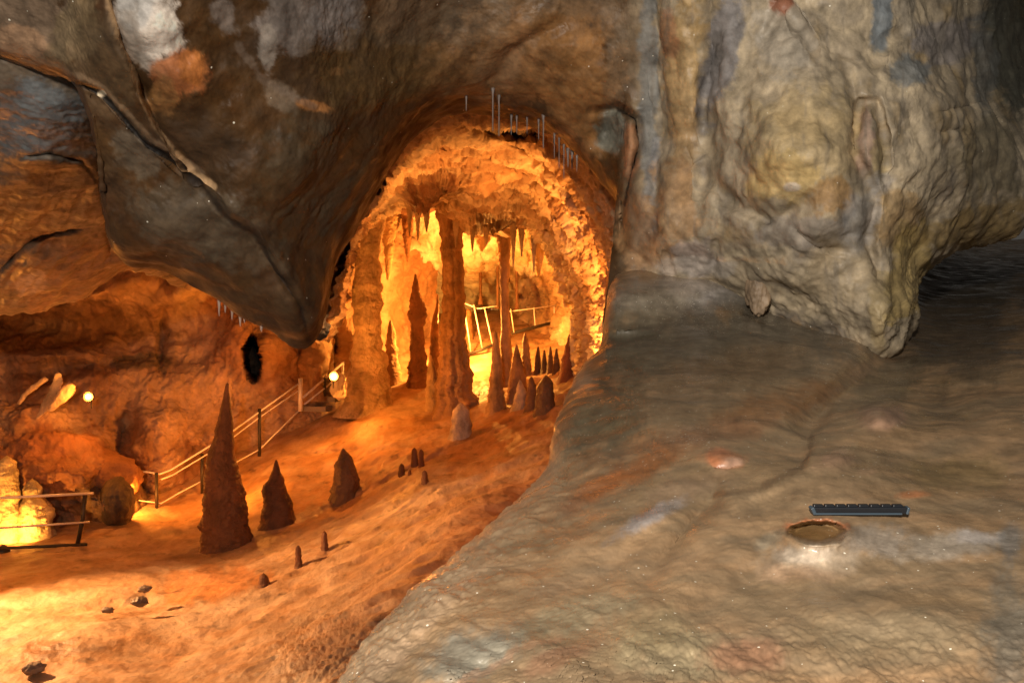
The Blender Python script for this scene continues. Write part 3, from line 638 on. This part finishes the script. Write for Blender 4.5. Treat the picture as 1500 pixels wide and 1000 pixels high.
def back_paint(X,Y,P,d):
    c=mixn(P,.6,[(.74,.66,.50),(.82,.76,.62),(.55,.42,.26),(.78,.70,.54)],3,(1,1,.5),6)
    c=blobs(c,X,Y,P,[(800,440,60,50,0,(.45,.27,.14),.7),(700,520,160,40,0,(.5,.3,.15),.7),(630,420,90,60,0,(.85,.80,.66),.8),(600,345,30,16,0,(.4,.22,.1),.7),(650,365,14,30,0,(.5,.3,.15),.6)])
    return np.clip(c*(1+.25*fbm(P*3,4,.65,off=4))[:,None],.02,.9)
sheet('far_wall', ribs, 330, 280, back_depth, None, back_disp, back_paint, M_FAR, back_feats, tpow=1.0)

# rock behind the viewer's left shoulder keeps the ledge side closed: the ledge carries on under the camera
#@@THINGS
bpy.context.view_layer.update()
def hitD(names, px, py, default):
    best=None; o0=Vector((0,0,CAMZ)); dr=(W(px,py,1.0)-o0).normalized()
    for n in names:
        ok,loc,nr,ix=bpy.data.objects[n].ray_cast(o0,dr)
        if ok and (best is None or loc.y<best): best=loc.y
    if best is None or abs(best-default)>.28*default: return default
    return best
FLOORS=['chamber_floor','chamber_wall','far_wall']
RND = random.Random(5)
def tag(o, label, cat, group=None):
    o['label'] = label; o['category'] = cat; o['kind'] = 'thing'
    if group: o['group'] = group
    return o
def empty(name, loc, label, cat, group=None):
    o = bpy.data.objects.new(name, None); S.collection.objects.link(o); o.location = loc
    o.empty_display_size = .1
    bpy.context.view_layer.update()
    return tag(o, label, cat, group)

_seed=[0]
def dripstone(name, D, prof, label, cat, col=(.45,.3,.18), mat=None, group=None, rough=.12, rings=0.0, seg=56, dz=1.0, flute=0.0, parent=None, tilt=0, bury=.3, col2=None, spark=0):
    """stalagmite or column from its outline: prof = [(py, left px, right px), ...] top to bottom, at distance D"""
    _seed[0]+=1; sd=_seed[0]*7.7
    pr=np.array(prof,float); y0,y1=pr[0,0],pr[-1,0]
    if bury and D>10: D=hitD(FLOORS,(pr[-1,1]+pr[-1,2])/2,y1,D)
    n=max(14,int(abs(y1-y0)*1.1))
    ys=np.linspace(y0,y1,n)
    l=np.interp(ys,pr[:,0],pr[:,1]); r=np.interp(ys,pr[:,0],pr[:,2])
    k=np.array([.25,.5,.25])
    if n>20:
        for _ in range(2):
            l[1:-1]=np.convolve(l,k,'valid'); r[1:-1]=np.convolve(r,k,'valid')
    cx=((l+r)/2-750)/F*D; rad=(r-l)/2/F*D; z=CAMZ+(500-ys)/F*D
    if bury:
        cx=np.append(cx,cx[-1]); rad=np.append(rad,rad[-1]*(1.3 if D>10 else 1.0)); z=np.append(z,z[-1]-bury)
    base=Vector((float(cx[-1]),D,float(z[-1])))
    th=np.linspace(0,2*np.pi,seg,endpoint=False)
    C=np.stack([np.repeat(cx[:,None],seg,1),np.full((len(cx),seg),float(D)),np.repeat(z[:,None],seg,1)],-1)
    dirs=np.stack([np.cos(th),np.sin(th)*dz,th*0],-1)[None]
    P=(C+dirs*rad[:,None,None]).reshape(-1,3)
    sc=1/max(float(rad.mean()),.03)
    nse=.8*fbm(P*sc*.9+sd,4,.55,'b')+.5*fbm(P*sc*3+sd,3,.6,'b')
    if rings: nse=nse+rings*np.sin(P[:,2]*sc*6+3*fbm(P*sc*.6+sd,3))
    if flute: nse=nse+flute*np.repeat(np.abs(np.sin(th*5+sd))[None],len(cx),0).ravel()*1.2-flute*.5
    R=rad[:,None]*(1+rough*nse.reshape(len(cx),seg))
    wob=.28*rad[:,None]*fbm(np.stack([z*0+sd,z*sc*.9,z*0],1),3)[:,None]
    ht=float(z[0]-z[-1]); foot=np.exp(-(z-z[-1])/max(.12*ht,.05)) if (D>10 and bury and ht>.5) else z*0
    R=R*(1+.14*foot[:,None]*(1+.9*fbm(P*sc*1.3+sd+9,3).reshape(len(cx),seg)))
    V=C+dirs*R[...,None]; V[...,0]+=wob
    V=V.reshape(-1,3)-np.array(base)
    top=np.array([[cx[0],D,z[0]+rad[0]*.8]])-np.array(base)
    Vv=np.concatenate([V,top]); ti=len(V)
    fc=grid_faces(len(cx),seg,True)
    tri=np.array([[ti,(j+1)%seg,j,j] for j in range(seg)])
    c=mixn(P*sc*.5+sd,1.2,[np.array(col)*.75,np.array(col),np.array(col2 if col2 else col)*1.15],sd)
    c=np.clip(np.concatenate([c,c[:1]]),.01,.9)
    me_faces=[tuple(f) for f in fc[:, ::-1]]+[(ti,j,(j+1)%seg) for j in range(seg)]
    me=bpy.data.meshes.new(name); me.from_pydata([tuple(v) for v in Vv],[],me_faces); me.update()
    me.polygons.foreach_set('use_smooth',np.ones(len(me.polygons),bool))
    a=me.color_attributes.new('Col','FLOAT_COLOR','POINT'); cc=np.ones((len(Vv),4),np.float32); cc[:,:3]=c; cc[:,3]=spark
    a.data.foreach_set('color',cc.ravel())
    me.materials.append(mat or M_FORM)
    o=bpy.data.objects.new(name,me); S.collection.objects.link(o); o.location=base
    if parent is not None:
        o.parent=parent; o.location=base-parent.location
    else: tag(o,label,cat,group)
    return o

BR=(.19,.085,.04); TAN=(.50,.36,.22); YEL=(.68,.55,.34)
# dark stalagmites on the chamber floor
dripstone('stalagmite',17.2,[(562,331,335),(580,327,336),(610,320,340),(640,314,342),(665,306,345),(690,302,351),(715,301,357),(740,299,362),(796,297,368)],
  'tall pointed dark stalagmite with a slender pale tip, standing before the stair railing','stalagmite',BR,rough=.13,rings=.03,seg=96)
dripstone('stalagmite',17.4,[(674,403,406),(690,399,411),(702,394,417),(712,386,419),(735,385,426),(765,383,434)],
  'shorter dark cone stalagmite just right of the tallest one, joined at its shadow','stalagmite',BR,rough=.14,rings=.03,seg=72)
dripstone('stalagmite',18.4,[(657,501,504),(668,496,514),(680,491,520),(700,488,526),(722,486,527)],
  'squat rounded dark stalagmite alone on the pale middle of the floor','stalagmite',(.2,.11,.06),rough=.16)
dripstone('stalagmite',20.0,[(593,670,680),(600,665,688),(612,662,690),(636,658,692)],
  'short whitish stump stalagmite with a glowing rim, in front of the thick column','stalagmite',(.62,.52,.42),rough=.14)
small=[(12.5,437,800,830,5,'thin brown stub on the floor below the shorter dark cone, left of its twin'),(13.0,475,779,804,5,'thin brown stub on the rough slope, upper right of its twin'),
 (18.6,607,657,680,5,'tiny dark knob, tallest of the cluster on the slope crest'),(18.5,617,659,683,4,'tiny pale knob right against the tallest one of the slope crest cluster'),(18.2,588,680,696,5,'tiny dark knob at the left end of the slope crest cluster'),
 (18.0,622,690,706,5,'tiny dark knob lowest on the slope, under the crest cluster'),(12.8,386,842,858,8,'low dark lump on the floor ahead of the stubs, beside an orange patch'),(17.9,600,688,695,3,'very small dark bump between the crest cluster and its left knob')]
for D,x,a,b,wd,lb in small:
    dripstone('stalagmite',D,[(a,x-wd*.55,x+wd*.5),(a+3,x-wd*.85,x+wd*.8),((a+b)/2,x-wd*.9,x+wd*.95),(b,x-wd*1.1,x+wd*1.3)],lb,'stalagmite',(.22,.09,.04),rough=.14,seg=24,group='small stubs on the floor slope',bury=.15)
# columns and stalagmites of the passage
dripstone('cave_column',22.6,[(285,500,580),(315,510,568),(345,517,560),(380,520,556),(400,518,558),(430,515,560),(470,517,558),(500,519,560),(525,512,566),(560,508,570),(592,504,574)],
  'thick ringed orange column at the left of the passage, lit on its left side','column',(.62,.46,.28),rough=.17,rings=.3,col2=YEL,seg=96)
dripstone('cave_column',22.2,[(298,634,690),(322,642,682),(345,646,676),(372,647,677),(410,649,679),(440,648,680),(490,646,682),(530,643,686),(570,640,692),(594,636,698)],
  'massive fluted column in the middle of the passage, dark on its right side','column',(.42,.25,.12),rough=.15,flute=.8,seg=96,rings=.25)
dripstone('stalagmite',24.5,[(402,607,610),(415,605,614),(430,602,616),(440,600,620),(462,598,627),(470,600,624),(480,602,620),(500,601,622),(525,600,624),(562,596,632)],
  'dark bottle shaped stalagmite against the glowing yellow wall','stalagmite',(.24,.11,.05),rough=.22,seg=72)
dripstone('stalagmite',24.0,[(432,640,642),(450,638,643),(470,632,642),(500,630,644),(560,626,650)],
  'slim dark spike leaning beside the left flank of the massive middle column','stalagmite',(.34,.17,.08),rough=.12,seg=32)
dripstone('stalagmite',22.6,[(520,629,632),(540,626,638),(570,624,644),(596,622,650)],'low brown cone at the left foot of the massive middle column','stalagmite',TAN,rough=.1,seg=32)
dripstone('cave_column',23.8,[(305,720,758),(335,727,751),(380,731,747),(430,733,745),(480,734,748),(520,732,750),(560,728,752)],
  'slender smooth column hanging right of the massive one, crossing the far railing','column',(.50,.32,.17),rough=.08,flute=.3,seg=36)
dripstone('stalagmite',22.2,[(486,724,728),(510,721,732),(540,719,736),(570,716,738),(602,712,742)],'narrow orange pillar stalagmite in front of the slender column','stalagmite',(.50,.32,.16),rough=.09,seg=36)
dripstone('stalagmite',22.4,[(505,755,758),(525,751,764),(550,746,770),(585,742,774)],'broad brown cone stalagmite right of the slender column','stalagmite',(.46,.27,.13),rough=.1,seg=36)
dripstone('stalagmite',20.4,[(490,833,837),(505,828,841),(525,823,845),(548,820,850)],'dark red cone stalagmite against the glowing right wall, highest on the bank','stalagmite',(.30,.12,.06),rough=.09,seg=36)
dripstone('stalagmite',19.2,[(552,796,804),(560,790,811),(580,785,812),(602,782,814)],'stubby round topped dark stalagmite at the right edge of the slope','stalagmite',(.18,.11,.06),rough=.08,seg=36)
dripstone('stalagmite',19.4,[(553,776,781),(565,773,785),(598,768,790)],'small dark leaning stalagmite touching the stubby round topped one','stalagmite',(.26,.14,.07),rough=.1,seg=28)
dripstone('stalagmite',19.6,[(557,760,763),(570,756,770),(598,750,776)],'low pale stalagmite with a bright lit tip left of the dark pair','stalagmite',(.66,.52,.38),rough=.12,seg=28)
for i,(x,a,lb) in enumerate([(788,508,'leftmost'),(797,513,'second from left'),(806,508,'second from right'),(815,511,'rightmost')]):
    dripstone('stalagmite',21.5,[(a,x-1,x+1.5),(a+15,x-4,x+4),(546,x-6,x+6)],lb+' of four dark finger stalagmites in a row behind the right slope','stalagmite',(.16,.09,.05),rough=.12,seg=24,group='row of dark finger stalagmites')
for x,a,b,wd,D,lb in [(845,545,580,6,19.0,'pale lit spike on the slope, close to the grey ledge edge'),(828,578,590,4,18.6,'small lit knob low against the grey ledge edge')]:
    dripstone('stalagmite',D,[(a,x-1,x+1),((a+b)/2,x-wd*.6,x+wd*.6),(b,x-wd,x+wd)],lb,'stalagmite',(.7,.5,.3),rough=.1,seg=24)
dripstone('stalagmite',26.5,[(455,682,690),(470,679,692),(495,678,694)],'small rounded stalagmite behind the massive middle column near the far railing','stalagmite',(.4,.22,.1),rough=.1,seg=28)
dripstone('cave_column',23.4,[(440,452,472),(480,454,470),(520,455,470),(570,452,474)],'squat orange wall column under the tip of the dark overhang','column',(.46,.28,.15),rough=.12,flute=.6,seg=36)
dripstone('cave_column',24.4,[(450,476,489),(480,478,488),(520,480,489),(548,480,490)],'narrow blazing white column above the stair lamp','column',(.85,.75,.6),rough=.1,seg=32)
dripstone('stalagmite',16.7,[(540,332,334),(556,331,335)],'slender pale finger rising beside the tip of the tallest stalagmite','stalagmite',(.6,.4,.2),rough=.05,seg=16) if False else None
for x,a,b,lb in [(704,362,446,'left'),(729,366,452,'middle'),(757,378,455,'right')]:
    dripstone('cave_column',28.5,[(a-10,x-5,x+5),(a+20,x-2.5,x+2.5),(b-14,x-2,x+2),(b,x-4,x+4)],lb+' one of three thin brown shapes standing in for dark slits of the pale far wall above the far railings','column',(.30,.16,.08),rough=.25,seg=20,bury=0,group='dark slits of the far wall')  # thin shapes put where the far wall only has dark slits
for prof,D,lb,cl in [([(297,588,606),(345,590,604),(372,594,600),(384,596,598)],25.5,'stubby hanging dark red stalactite above the dark bottle shaped stalagmite',(.36,.17,.07)),
   ([(302,770,800),(352,774,798),(380,780,796),(404,786,791)],24.0,'broad tan hanging stalactite above the right end of the far railing',(.62,.45,.25)),
   ([(300,690,726),(346,694,722),(360,700,712),(368,704,707)],23.5,'blunt tan rock tooth hanging just right of the massive middle column',(.60,.44,.25)),
   ([(307,800,830),(380,806,832),(420,818,836),(450,826,834)],22.5,'long pale drapery hanging along the glowing right wall',(.78,.62,.38)),
   ([(292,556,584),(345,560,580),(380,563,575),(410,566,571)],25.0,'tan drapery hanging beside the top of the thick ringed column',(.6,.42,.22))]:
    dripstone('stalactite',D,prof,lb,'stalactite',cl,rough=.3,seg=48,bury=0,dz=.7)
for prof,D,lb,cl in [([(470,570,574),(485,567,579),(520,564,584),(560,560,590)],26.5,'low orange mound stalagmite between the ringed column and the bottle shaped one',(.5,.28,.13)),
   ([(488,768,771),(500,765,775),(548,762,780)],23.5,'slim tan stalagmite left of the row of dark finger stalagmites',(.5,.3,.15)),
   ([(440,838,846),(460,835,850),(500,834,852),(545,832,854)],23.0,'yellow lit stub of column against the right wall of the passage',(.75,.6,.36))]:
    dripstone('stalagmite',D,prof,lb,'stalagmite',cl,rough=.2,seg=40)
# pale formations behind the left railing
dripstone('stalagmite',17.6,[(676,-2,22),(690,-6,26),(720,-8,28),(750,-10,32),(792,-12,34)],'bright yellow lumpy stalagmite cut by the left border, behind the railing','stalagmite',(.72,.58,.30),rough=.22,seg=44)
dripstone('stalagmite',17.5,[(706,40,54),(716,34,62),(726,36,60),(738,30,70),(760,30,78),(788,26,76)],'bright yellow stalagmite with a knobbed head behind the left railing','stalagmite',(.76,.62,.34),rough=.2,seg=44)
# rocky nub and pebble on the near ledge
def rock(name,c,r,label,cat,col,mat,squash=(1,1,1),sub=4,rough=.25,spark=0,group=None):
    import bmesh
    bm=bmesh.new(); bmesh.ops.create_icosphere(bm,subdivisions=sub,radius=1)
    P=np.array([v.co[:] for v in bm.verts]); _seed[0]+=1; sd=_seed[0]*3.3
    n=.7*fbm(P*.9+sd,3,.5)+.6*fbm(P*1.8+sd,4,.55,'b')
    P2=P*(1+rough*n)[:,None]*np.array(squash)*r
    for v,p in zip(bm.verts,P2): v.co=p
    me=bpy.data.meshes.new(name); bm.to_mesh(me); bm.free()
    me.polygons.foreach_set('use_smooth',np.ones(len(me.polygons),bool))
    cc=np.ones((len(P),4),np.float32); cc[:,:3]=mixn(P+sd,1.0,[np.array(col)*.7,np.array(col),np.array(col)*1.25],sd); cc[:,3]=spark
    a=me.color_attributes.new('Col','FLOAT_COLOR','POINT'); a.data.foreach_set('color',cc.ravel())
    me.materials.append(mat)
    o=bpy.data.objects.new(name,me); S.collection.objects.link(o); o.location=c
    return tag(o,label,cat,group)
rock('stalagmite',W(1112,424,5.08),.11,'small lumpy brown nub standing on the ledge at the foot of the pillar','stalagmite',(.36,.26,.17),M_CEIL,(.68,.7,1.4),5,.4)
rock('stone',W(1219,465,4.95),.055,'loose tan stone lying under the foot of the pillar','stone',(.5,.38,.24),M_CEIL,(1.2,1,.75))
rock('boulder',W(118,700,18.9),0.95,'big rusty red boulder behind the left railing, beside the yellow stalagmites','boulder',(.30,.14,.06),M_FAR,(1.3,.8,.75),5,.22)
rock('boulder',W(172,738,18.3),.55,'dark leaning block at the right foot of the rusty boulder','boulder',(.12,.085,.05),M_FAR,(.6,.7,1.0),5,.25)
for px,py,D,r,lb in [(205,880,12.6,.09,'flat dark stone in a hollow of the bright floor'),(212,862,13.0,.07,'small grey stone just behind the flat dark one'),(50,978,10.5,.09,'dark stone nearest the bottom left corner of the floor'),(158,893,12.5,.06,'tiny dark stone left of the flat dark one')]:
    rock('stone',W(px,py,D),r,lb,'stone',(.2,.14,.1),M_FLOOR,(1.4,1,.8),4,.5)
# pale drapery blades on the left wall
for prof,D,lb in [([(548,80,90),(560,76,92),(575,70,88),(590,62,80),(603,56,68),(613,53,57)],18.7,'cream curtain blade lit by the wall lamp, the longer one reaching lowest'),
                  ([(566,92,112),(572,86,112),(582,80,104),(592,74,90),(602,70,78)],18.5,'broad cream curtain blade between the longer one and the wall lamp'),
                  ([(556,58,72),(566,44,58),(578,32,42),(592,24,30)],18.8,'thin cream curtain blade farthest left of the wall lamp')]:
    dripstone('drapery',D,prof,lb,'cave drapery',(.72,.55,.34),rough=.25,seg=36,dz=.35,bury=0)
dripstone('stalagmite',21.2,[(545,335,338),(556,334,340),(575,333,341)],'tiny pale finger showing just above the tip of the tallest stalagmite','stalagmite',(.6,.4,.22),rough=.1,seg=20)

def tubes(paths, rad, seg=10):
    """verts/faces of round bars through lists of points"""
    V=[];Fc=[]
    for p in paths:
        p=[Vector(q) for q in p]; base=len(V); n=len(p)
        for i,q in enumerate(p):
            d=((p[min(i+1,n-1)]-q).normalized()+(q-p[max(i-1,0)]).normalized())
            d=d.normalized()
            a=d.cross(Vector((0,0,1)));
            if a.length<.05: a=d.cross(Vector((1,0,0)))
            a.normalize(); b=d.cross(a)
            for k in range(seg):
                t=2*math.pi*k/seg; V.append(q+(a*math.cos(t)+b*math.sin(t))*rad)
        for i in range(n-1):
            for k in range(seg):
                k2=(k+1)%seg; Fc.append((base+i*seg+k,base+i*seg+k2,base+(i+1)*seg+k2,base+(i+1)*seg+k))
        Fc.append(tuple(base+k for k in range(seg))[::-1]); Fc.append(tuple(base+(n-1)*seg+k for k in range(seg)))
    return V,Fc
def bar(name,path,rad,mat,parent,seg=10):
    V,Fc=tubes([path],rad,seg); o0=parent.location
    me=bpy.data.meshes.new(name); me.from_pydata([v-o0 for v in V],[],Fc); me.update()
    for p in me.polygons: p.use_smooth=len(p.vertices)==4
    me.materials.append(mat)
    o=bpy.data.objects.new(name,me); S.collection.objects.link(o); o.parent=parent
    return o
def box(name,c,size,mat,parent,rot=None,bev=.004):
    import bmesh
    bm=bmesh.new(); bmesh.ops.create_cube(bm,size=1)
    for v in bm.verts: v.co=Vector((v.co.x*size[0],v.co.y*size[1],v.co.z*size[2]))
    if bev: bmesh.ops.bevel(bm,geom=bm.edges[:],offset=bev,segments=2,affect='EDGES',profile=.5)
    me=bpy.data.meshes.new(name); bm.to_mesh(me); bm.free(); me.materials.append(mat)
    o=bpy.data.objects.new(name,me); S.collection.objects.link(o); o.location=Vector(c)-(parent.location if parent else Vector())
    if rot: o.rotation_euler=rot
    if parent: o.parent=parent
    return o

# railings
r=empty('railing',W(60,793,16.6),'low two bar metal railing at the left border, before the yellow stalagmites','railing')
bar('handrail',[W(-120,745,15.2),W(0,729,16.2),W(60,726,16.5),W(137,722,17.0)],.026,M_STEEL,r)
bar('lower_rail',[W(-120,790,15.2),W(0,773,16.2),W(60,769,16.5),W(131,764,17.0)],.019,M_STEEL,r)
bar('post',[W(125,723,16.95),W(121,760,16.95),W(114,795,16.95)],.04,M_DARKSTEEL,r)
bar('post',[W(-70,738,15.6),W(-74,808,15.6)],.04,M_DARKSTEEL,r)
bar('base_rail',[W(-60,805,15.9),W(60,800,16.6),W(128,797,16.9)],.03,M_DARKSTEEL,r)
r=empty('railing',W(232,768,19.4),'long metal stair railing climbing from the dark hollow to the lit steps','railing')
bar('handrail',[W(188,689,19.3),W(215,691,19.4),W(234,694,19.5),W(250,688,19.6),W(330,639,20.4),W(380,603,21),W(440,560,21.8)],.021,M_STEEL,r)
bar('middle_rail',[W(236,702,19.5),W(252,696,19.6),W(330,649,20.4),W(380,611,21),W(440,570,21.8)],.016,M_STEEL,r)
bar('lower_rail',[W(190,731,19.3),W(236,737,19.5),W(262,722,19.7),W(296,704,20.2),W(380,658,21),W(440,599,21.8)],.016,M_STEEL,r)
bar('post',[W(229,692,19.45),W(230,768,19.45)],.035,M_DARKSTEEL,r)
bar('post',[W(380,598,21),W(380,668,21)],.04,M_DARKSTEEL,r)
bar('post',[W(440,554,21.8),W(440,602,21.8)],.055,M_STEEL,r)
bar('post',[W(296,664,20.1),W(296,722,20.1)],.035,M_DARKSTEEL,r)
r=empty('railing',W(470,590,22.6),'upper railing beside the steps that lead up to the lamp','railing')
bar('handrail',[W(444,582,22),W(474,556,22.6),W(502,532,23.3)],.03,M_STEEL,r)
bar('lower_rail',[W(446,592,22),W(476,568,22.6),W(503,545,23.3)],.022,M_STEEL,r)
bar('post',[W(476,553,22.6),W(476,580,22.6)],.035,M_DARKSTEEL,r)
bar('post',[W(502,530,23.3),W(502,560,23.3)],.035,M_STEEL,r)
r=empty('staircase',W(470,575,22.4),'concrete steps under the railing, blazing beside the low lamp','stairs')
for k in range(5,9):
    t=k/8; c=W(395+105*t,668-112*t,21.5+1.9*t)
    box('tread',c,(.8,.42,.14),M_CONC,r,(0,0,math.radians(-12)),.01)
r=empty('railing',W(700,520,26),'pale upright bars of the railing behind the massive middle column','railing')
bar('handrail',[W(676,442,26),W(700,452,26),W(728,448,26)],.018,M_STEEL,r)
for a,b in [((680,450),(690,516)),((694,446),(707,513)),((710,452),(722,506))]:
    bar('post',[W(a[0],a[1],25.9),W(b[0],b[1],25.9)],.022,M_STEEL,r)
bar('base_beam',[W(684,519,25.9),W(704,513,25.9),W(726,503,25.9)],.045,M_DARKSTEEL,r)
r=empty('railing',W(780,480,26.5),'far railing on the right, above the four dark finger stalagmites','railing')
bar('handrail',[W(746,456,26.5),W(780,452,27),W(815,447,27.5)],.018,M_STEEL,r)
bar('post',[W(748,452,26.5),W(753,487,26.5)],.018,M_STEEL,r)
bar('post',[W(782,450,27),W(784,478,27)],.018,M_STEEL,r)
bar('post',[W(812,446,27.5),W(812,470,27.5)],.018,M_STEEL,r)
bar('base_beam',[W(750,488,26.5),W(784,479,27),W(815,471,27.5)],.05,M_DARKSTEEL,r)

# lamps
def floodlamp(px,py,D,power,col,label,visible=True,aim=None,cone=None,size=.05,face=(0,-1,0)):
    c=W(px,py,D); e=empty('cave_lamp',c,label,'lamp','cave floodlamps')
    fv=Vector(face).normalized()
    import bmesh
    # reflector cup behind the glass
    def lathe(name,prof,mat):
        bm=bmesh.new(); q=fv.to_track_quat('Z','Y').to_matrix()
        rings=[]
        for z,r in prof:
            rings.append([bm.verts.new(q@Vector((r*math.cos(2*math.pi*k/20),r*math.sin(2*math.pi*k/20),z))) for k in range(20)])
        for a,b in zip(rings,rings[1:]):
            for k in range(20): bm.faces.new((a[k],a[(k+1)%20],b[(k+1)%20],b[k]))
        bm.faces.new(rings[0][::-1]); bm.faces.new(rings[-1])
        me=bpy.data.meshes.new(name); bm.to_mesh(me); bm.free(); me.materials.append(mat)
        o=bpy.data.objects.new(name,me); S.collection.objects.link(o); o.parent=e; return o
    lathe('housing',[(-.16,.05),(-.12,.08),(-.02,.10),(0,.10)],M_HOUSING)
    lathe('glass',[(.001,.05),(.02,.044),(.035,.02)],M_BULB)
    bar('bracket',[c-fv*.14,c-fv*.14-Vector((0,0,.25))],.012,M_HOUSING,e)
    lc=c+fv*.12
    light('lamp_light','SPOT' if cone else 'POINT',lc,power,col,e,aim=aim,size=size,cone=cone)
    return e
#@@LAMPS
floodlamp(129,581,18.2,110,SOD,'small wall lamp shining straight out of the left wall')
floodlamp(489,551,20.4,280,SOD,'blazing lamp beside the steps and the narrow white column',face=(.3,-1,.2))
floodlamp(-240,560,12.6,4000,(1.0,.50,.19),'floodlamp beyond the left border that lights the chamber floor',aim=W(230,900,11.5),cone=96,face=(.7,-.4,-.5))
floodlamp(8,803,16.5,190,HOT,'low lamp at the foot of the yellow stalagmites behind the left railing',face=(.2,1,.6),aim=W(30,720,18),cone=130)
floodlamp(612,535,26.0,12000,(1.0,.72,.34),'hidden lamp behind the dark bottle shaped stalagmite',face=(0,1,.5))
floodlamp(664,480,24.5,1200,HOT,'hidden lamp behind the massive middle column',face=(.3,1,.3))
floodlamp(800,560,22.6,1500,HOT,'hidden lamp behind the stubby dark stalagmites on the right slope',face=(.3,0,1))
floodlamp(852,603,11.2,950,(1.0,.38,.075),'added floodlamp out of sight behind the grey ledge, lighting the passage vault',face=(-.5,0,.8),aim=W(690,250,12.5),cone=145)  # lamp added to brighten the vault, unseen from the camera
floodlamp(183,727,18.75,120,SOD,'hidden lamp behind the dark leaning block, raking the floor',face=(.9,-.3,.3))
rock('stone',W(497,566,21.0),.22,'pale rock glaring white right beside the blazing step lamp','stone',(.8,.7,.55),M_FORM,(1,.8,1.4),4,.4)
floodlamp(-200,710,12.5,330,SOD,'added unseen floodlamp low outside the left border, washing the ceiling slab and the railing',face=(.6,.2,.7))  # put in out of view to lift the slab and the rails
floodlamp(327,700,18.9,110,SOD,'added hidden lamp behind the tallest dark stalagmite',face=(.2,.9,.4))  # unseen extra lamp, added to light the wall behind the stalagmite

# soda straws and small stalactites on the near arch
straws=[(722,140,192,2.2),(731,150,200,2.0),(683,150,163,1.6),(749,176,198,2.0),(757,178,196,1.6),(772,180,196,1.4),(789,184,205,1.6),(796,178,218,2.2),(812,205,232,1.6),(819,210,246,1.6),(826,222,262,1.4),(832,228,245,2.2),(838,230,248,2.4),(845,238,252,1.5)]
ordn=['first','second','third','fourth','fifth','sixth','seventh','eighth','ninth','tenth','eleventh','twelfth','thirteenth','last']
for i,(x,a,b,wd) in enumerate(sorted(straws)):
    wd *= .62
    D=min(hitD(['cave_ceiling'],x,a-8,5.9),6.3)-.02
    dripstone('soda_straw',D,[(a-10,x-wd*2.2,x+wd*2.4),(a-3,x-wd*1.3,x+wd*1.4),(a+4,x-wd*.9,x+wd*.9),(b-3,x-wd*.7,x+wd*.6),(b,x-wd*.3,x+wd*.3)],
      ordn[i]+' thin grey straw stalactite from the left along the rim of the arch','stalactite',(.24,.19,.165),mat=M_STRAW,rough=.3,seg=10,bury=0,group='straw stalactites on the rim of the arch')
tips=[(321,447,463,2.0),(340,455,468,2.2),(352,463,478,2.4),(358,466,473,1.6),(383,481,486,2),(330,452,458,1.5)]
for i,(x,a,b,wd) in enumerate(sorted(tips)):
    dripstone('stalactite',5.5,[(a-8,x-wd*1.4,x+wd*1.4),(a,x-wd,x+wd),(b,x-wd*.3,x+wd*.3)],
      ordn[i]+' small pink drip stalactite from the left under the dark overhang','stalactite',(.5,.34,.26),mat=M_STRAW,rough=.2,seg=10,bury=0,group='drip stalactites under the overhang')
# stalactites of the far ceiling
far=[(600,318,345),(612,322,352),(625,325,340),(668,340,362),(692,345,368),(712,348,360),(752,352,392),(764,350,376),(782,362,398),(706,262,275)]
for i,(x,a,b) in enumerate(sorted(far)):
    dripstone('stalactite',20.8,[(a-26,x-6,x+6),(a-8,x-4.5,x+4.5),(a,x-3.5,x+3.5),(b,x-1,x+1)],
      ordn[i]+' tan stalactite from the left under the far ceiling of the passage','stalactite',(.55,.4,.24),rough=.2,seg=14,bury=0,group='stalactites of the passage ceiling')

# scale bar beside the drip hole
c=W(1255,752,hitD(['rock_ledge'],1255,758,2.0)); c.z+=.008
e=empty('scale_bar',c,'black notched scale bar lying on the ledge just behind the drip hole','scale bar')
box('bar_body',c+Vector((0.005,0,0)),(.205,.014,.016),M_BLACK,e,(math.radians(8),0,0),.003)
for k in range(8):
    box('tooth',c+Vector((-.083+k*.0245,.003,.0085)),(.0215,.012,.007),M_BLACK,e,(math.radians(8),0,0),.002)
box('lower_edge',c+Vector((0.0,-.0075,-.007)),(.19,.003,.004),M_BLUE,e,(math.radians(8),0,0),.001)
box('end_cap',c+Vector((-.096,-.001,.0)),(.008,.018,.017),M_BLUE,e,(math.radians(8),math.radians(-25),0),.002)
box('end_cap',c+Vector((.108,-.001,.0)),(.006,.017,.016),M_BLUE,e,(math.radians(8),math.radians(12),0),.002)
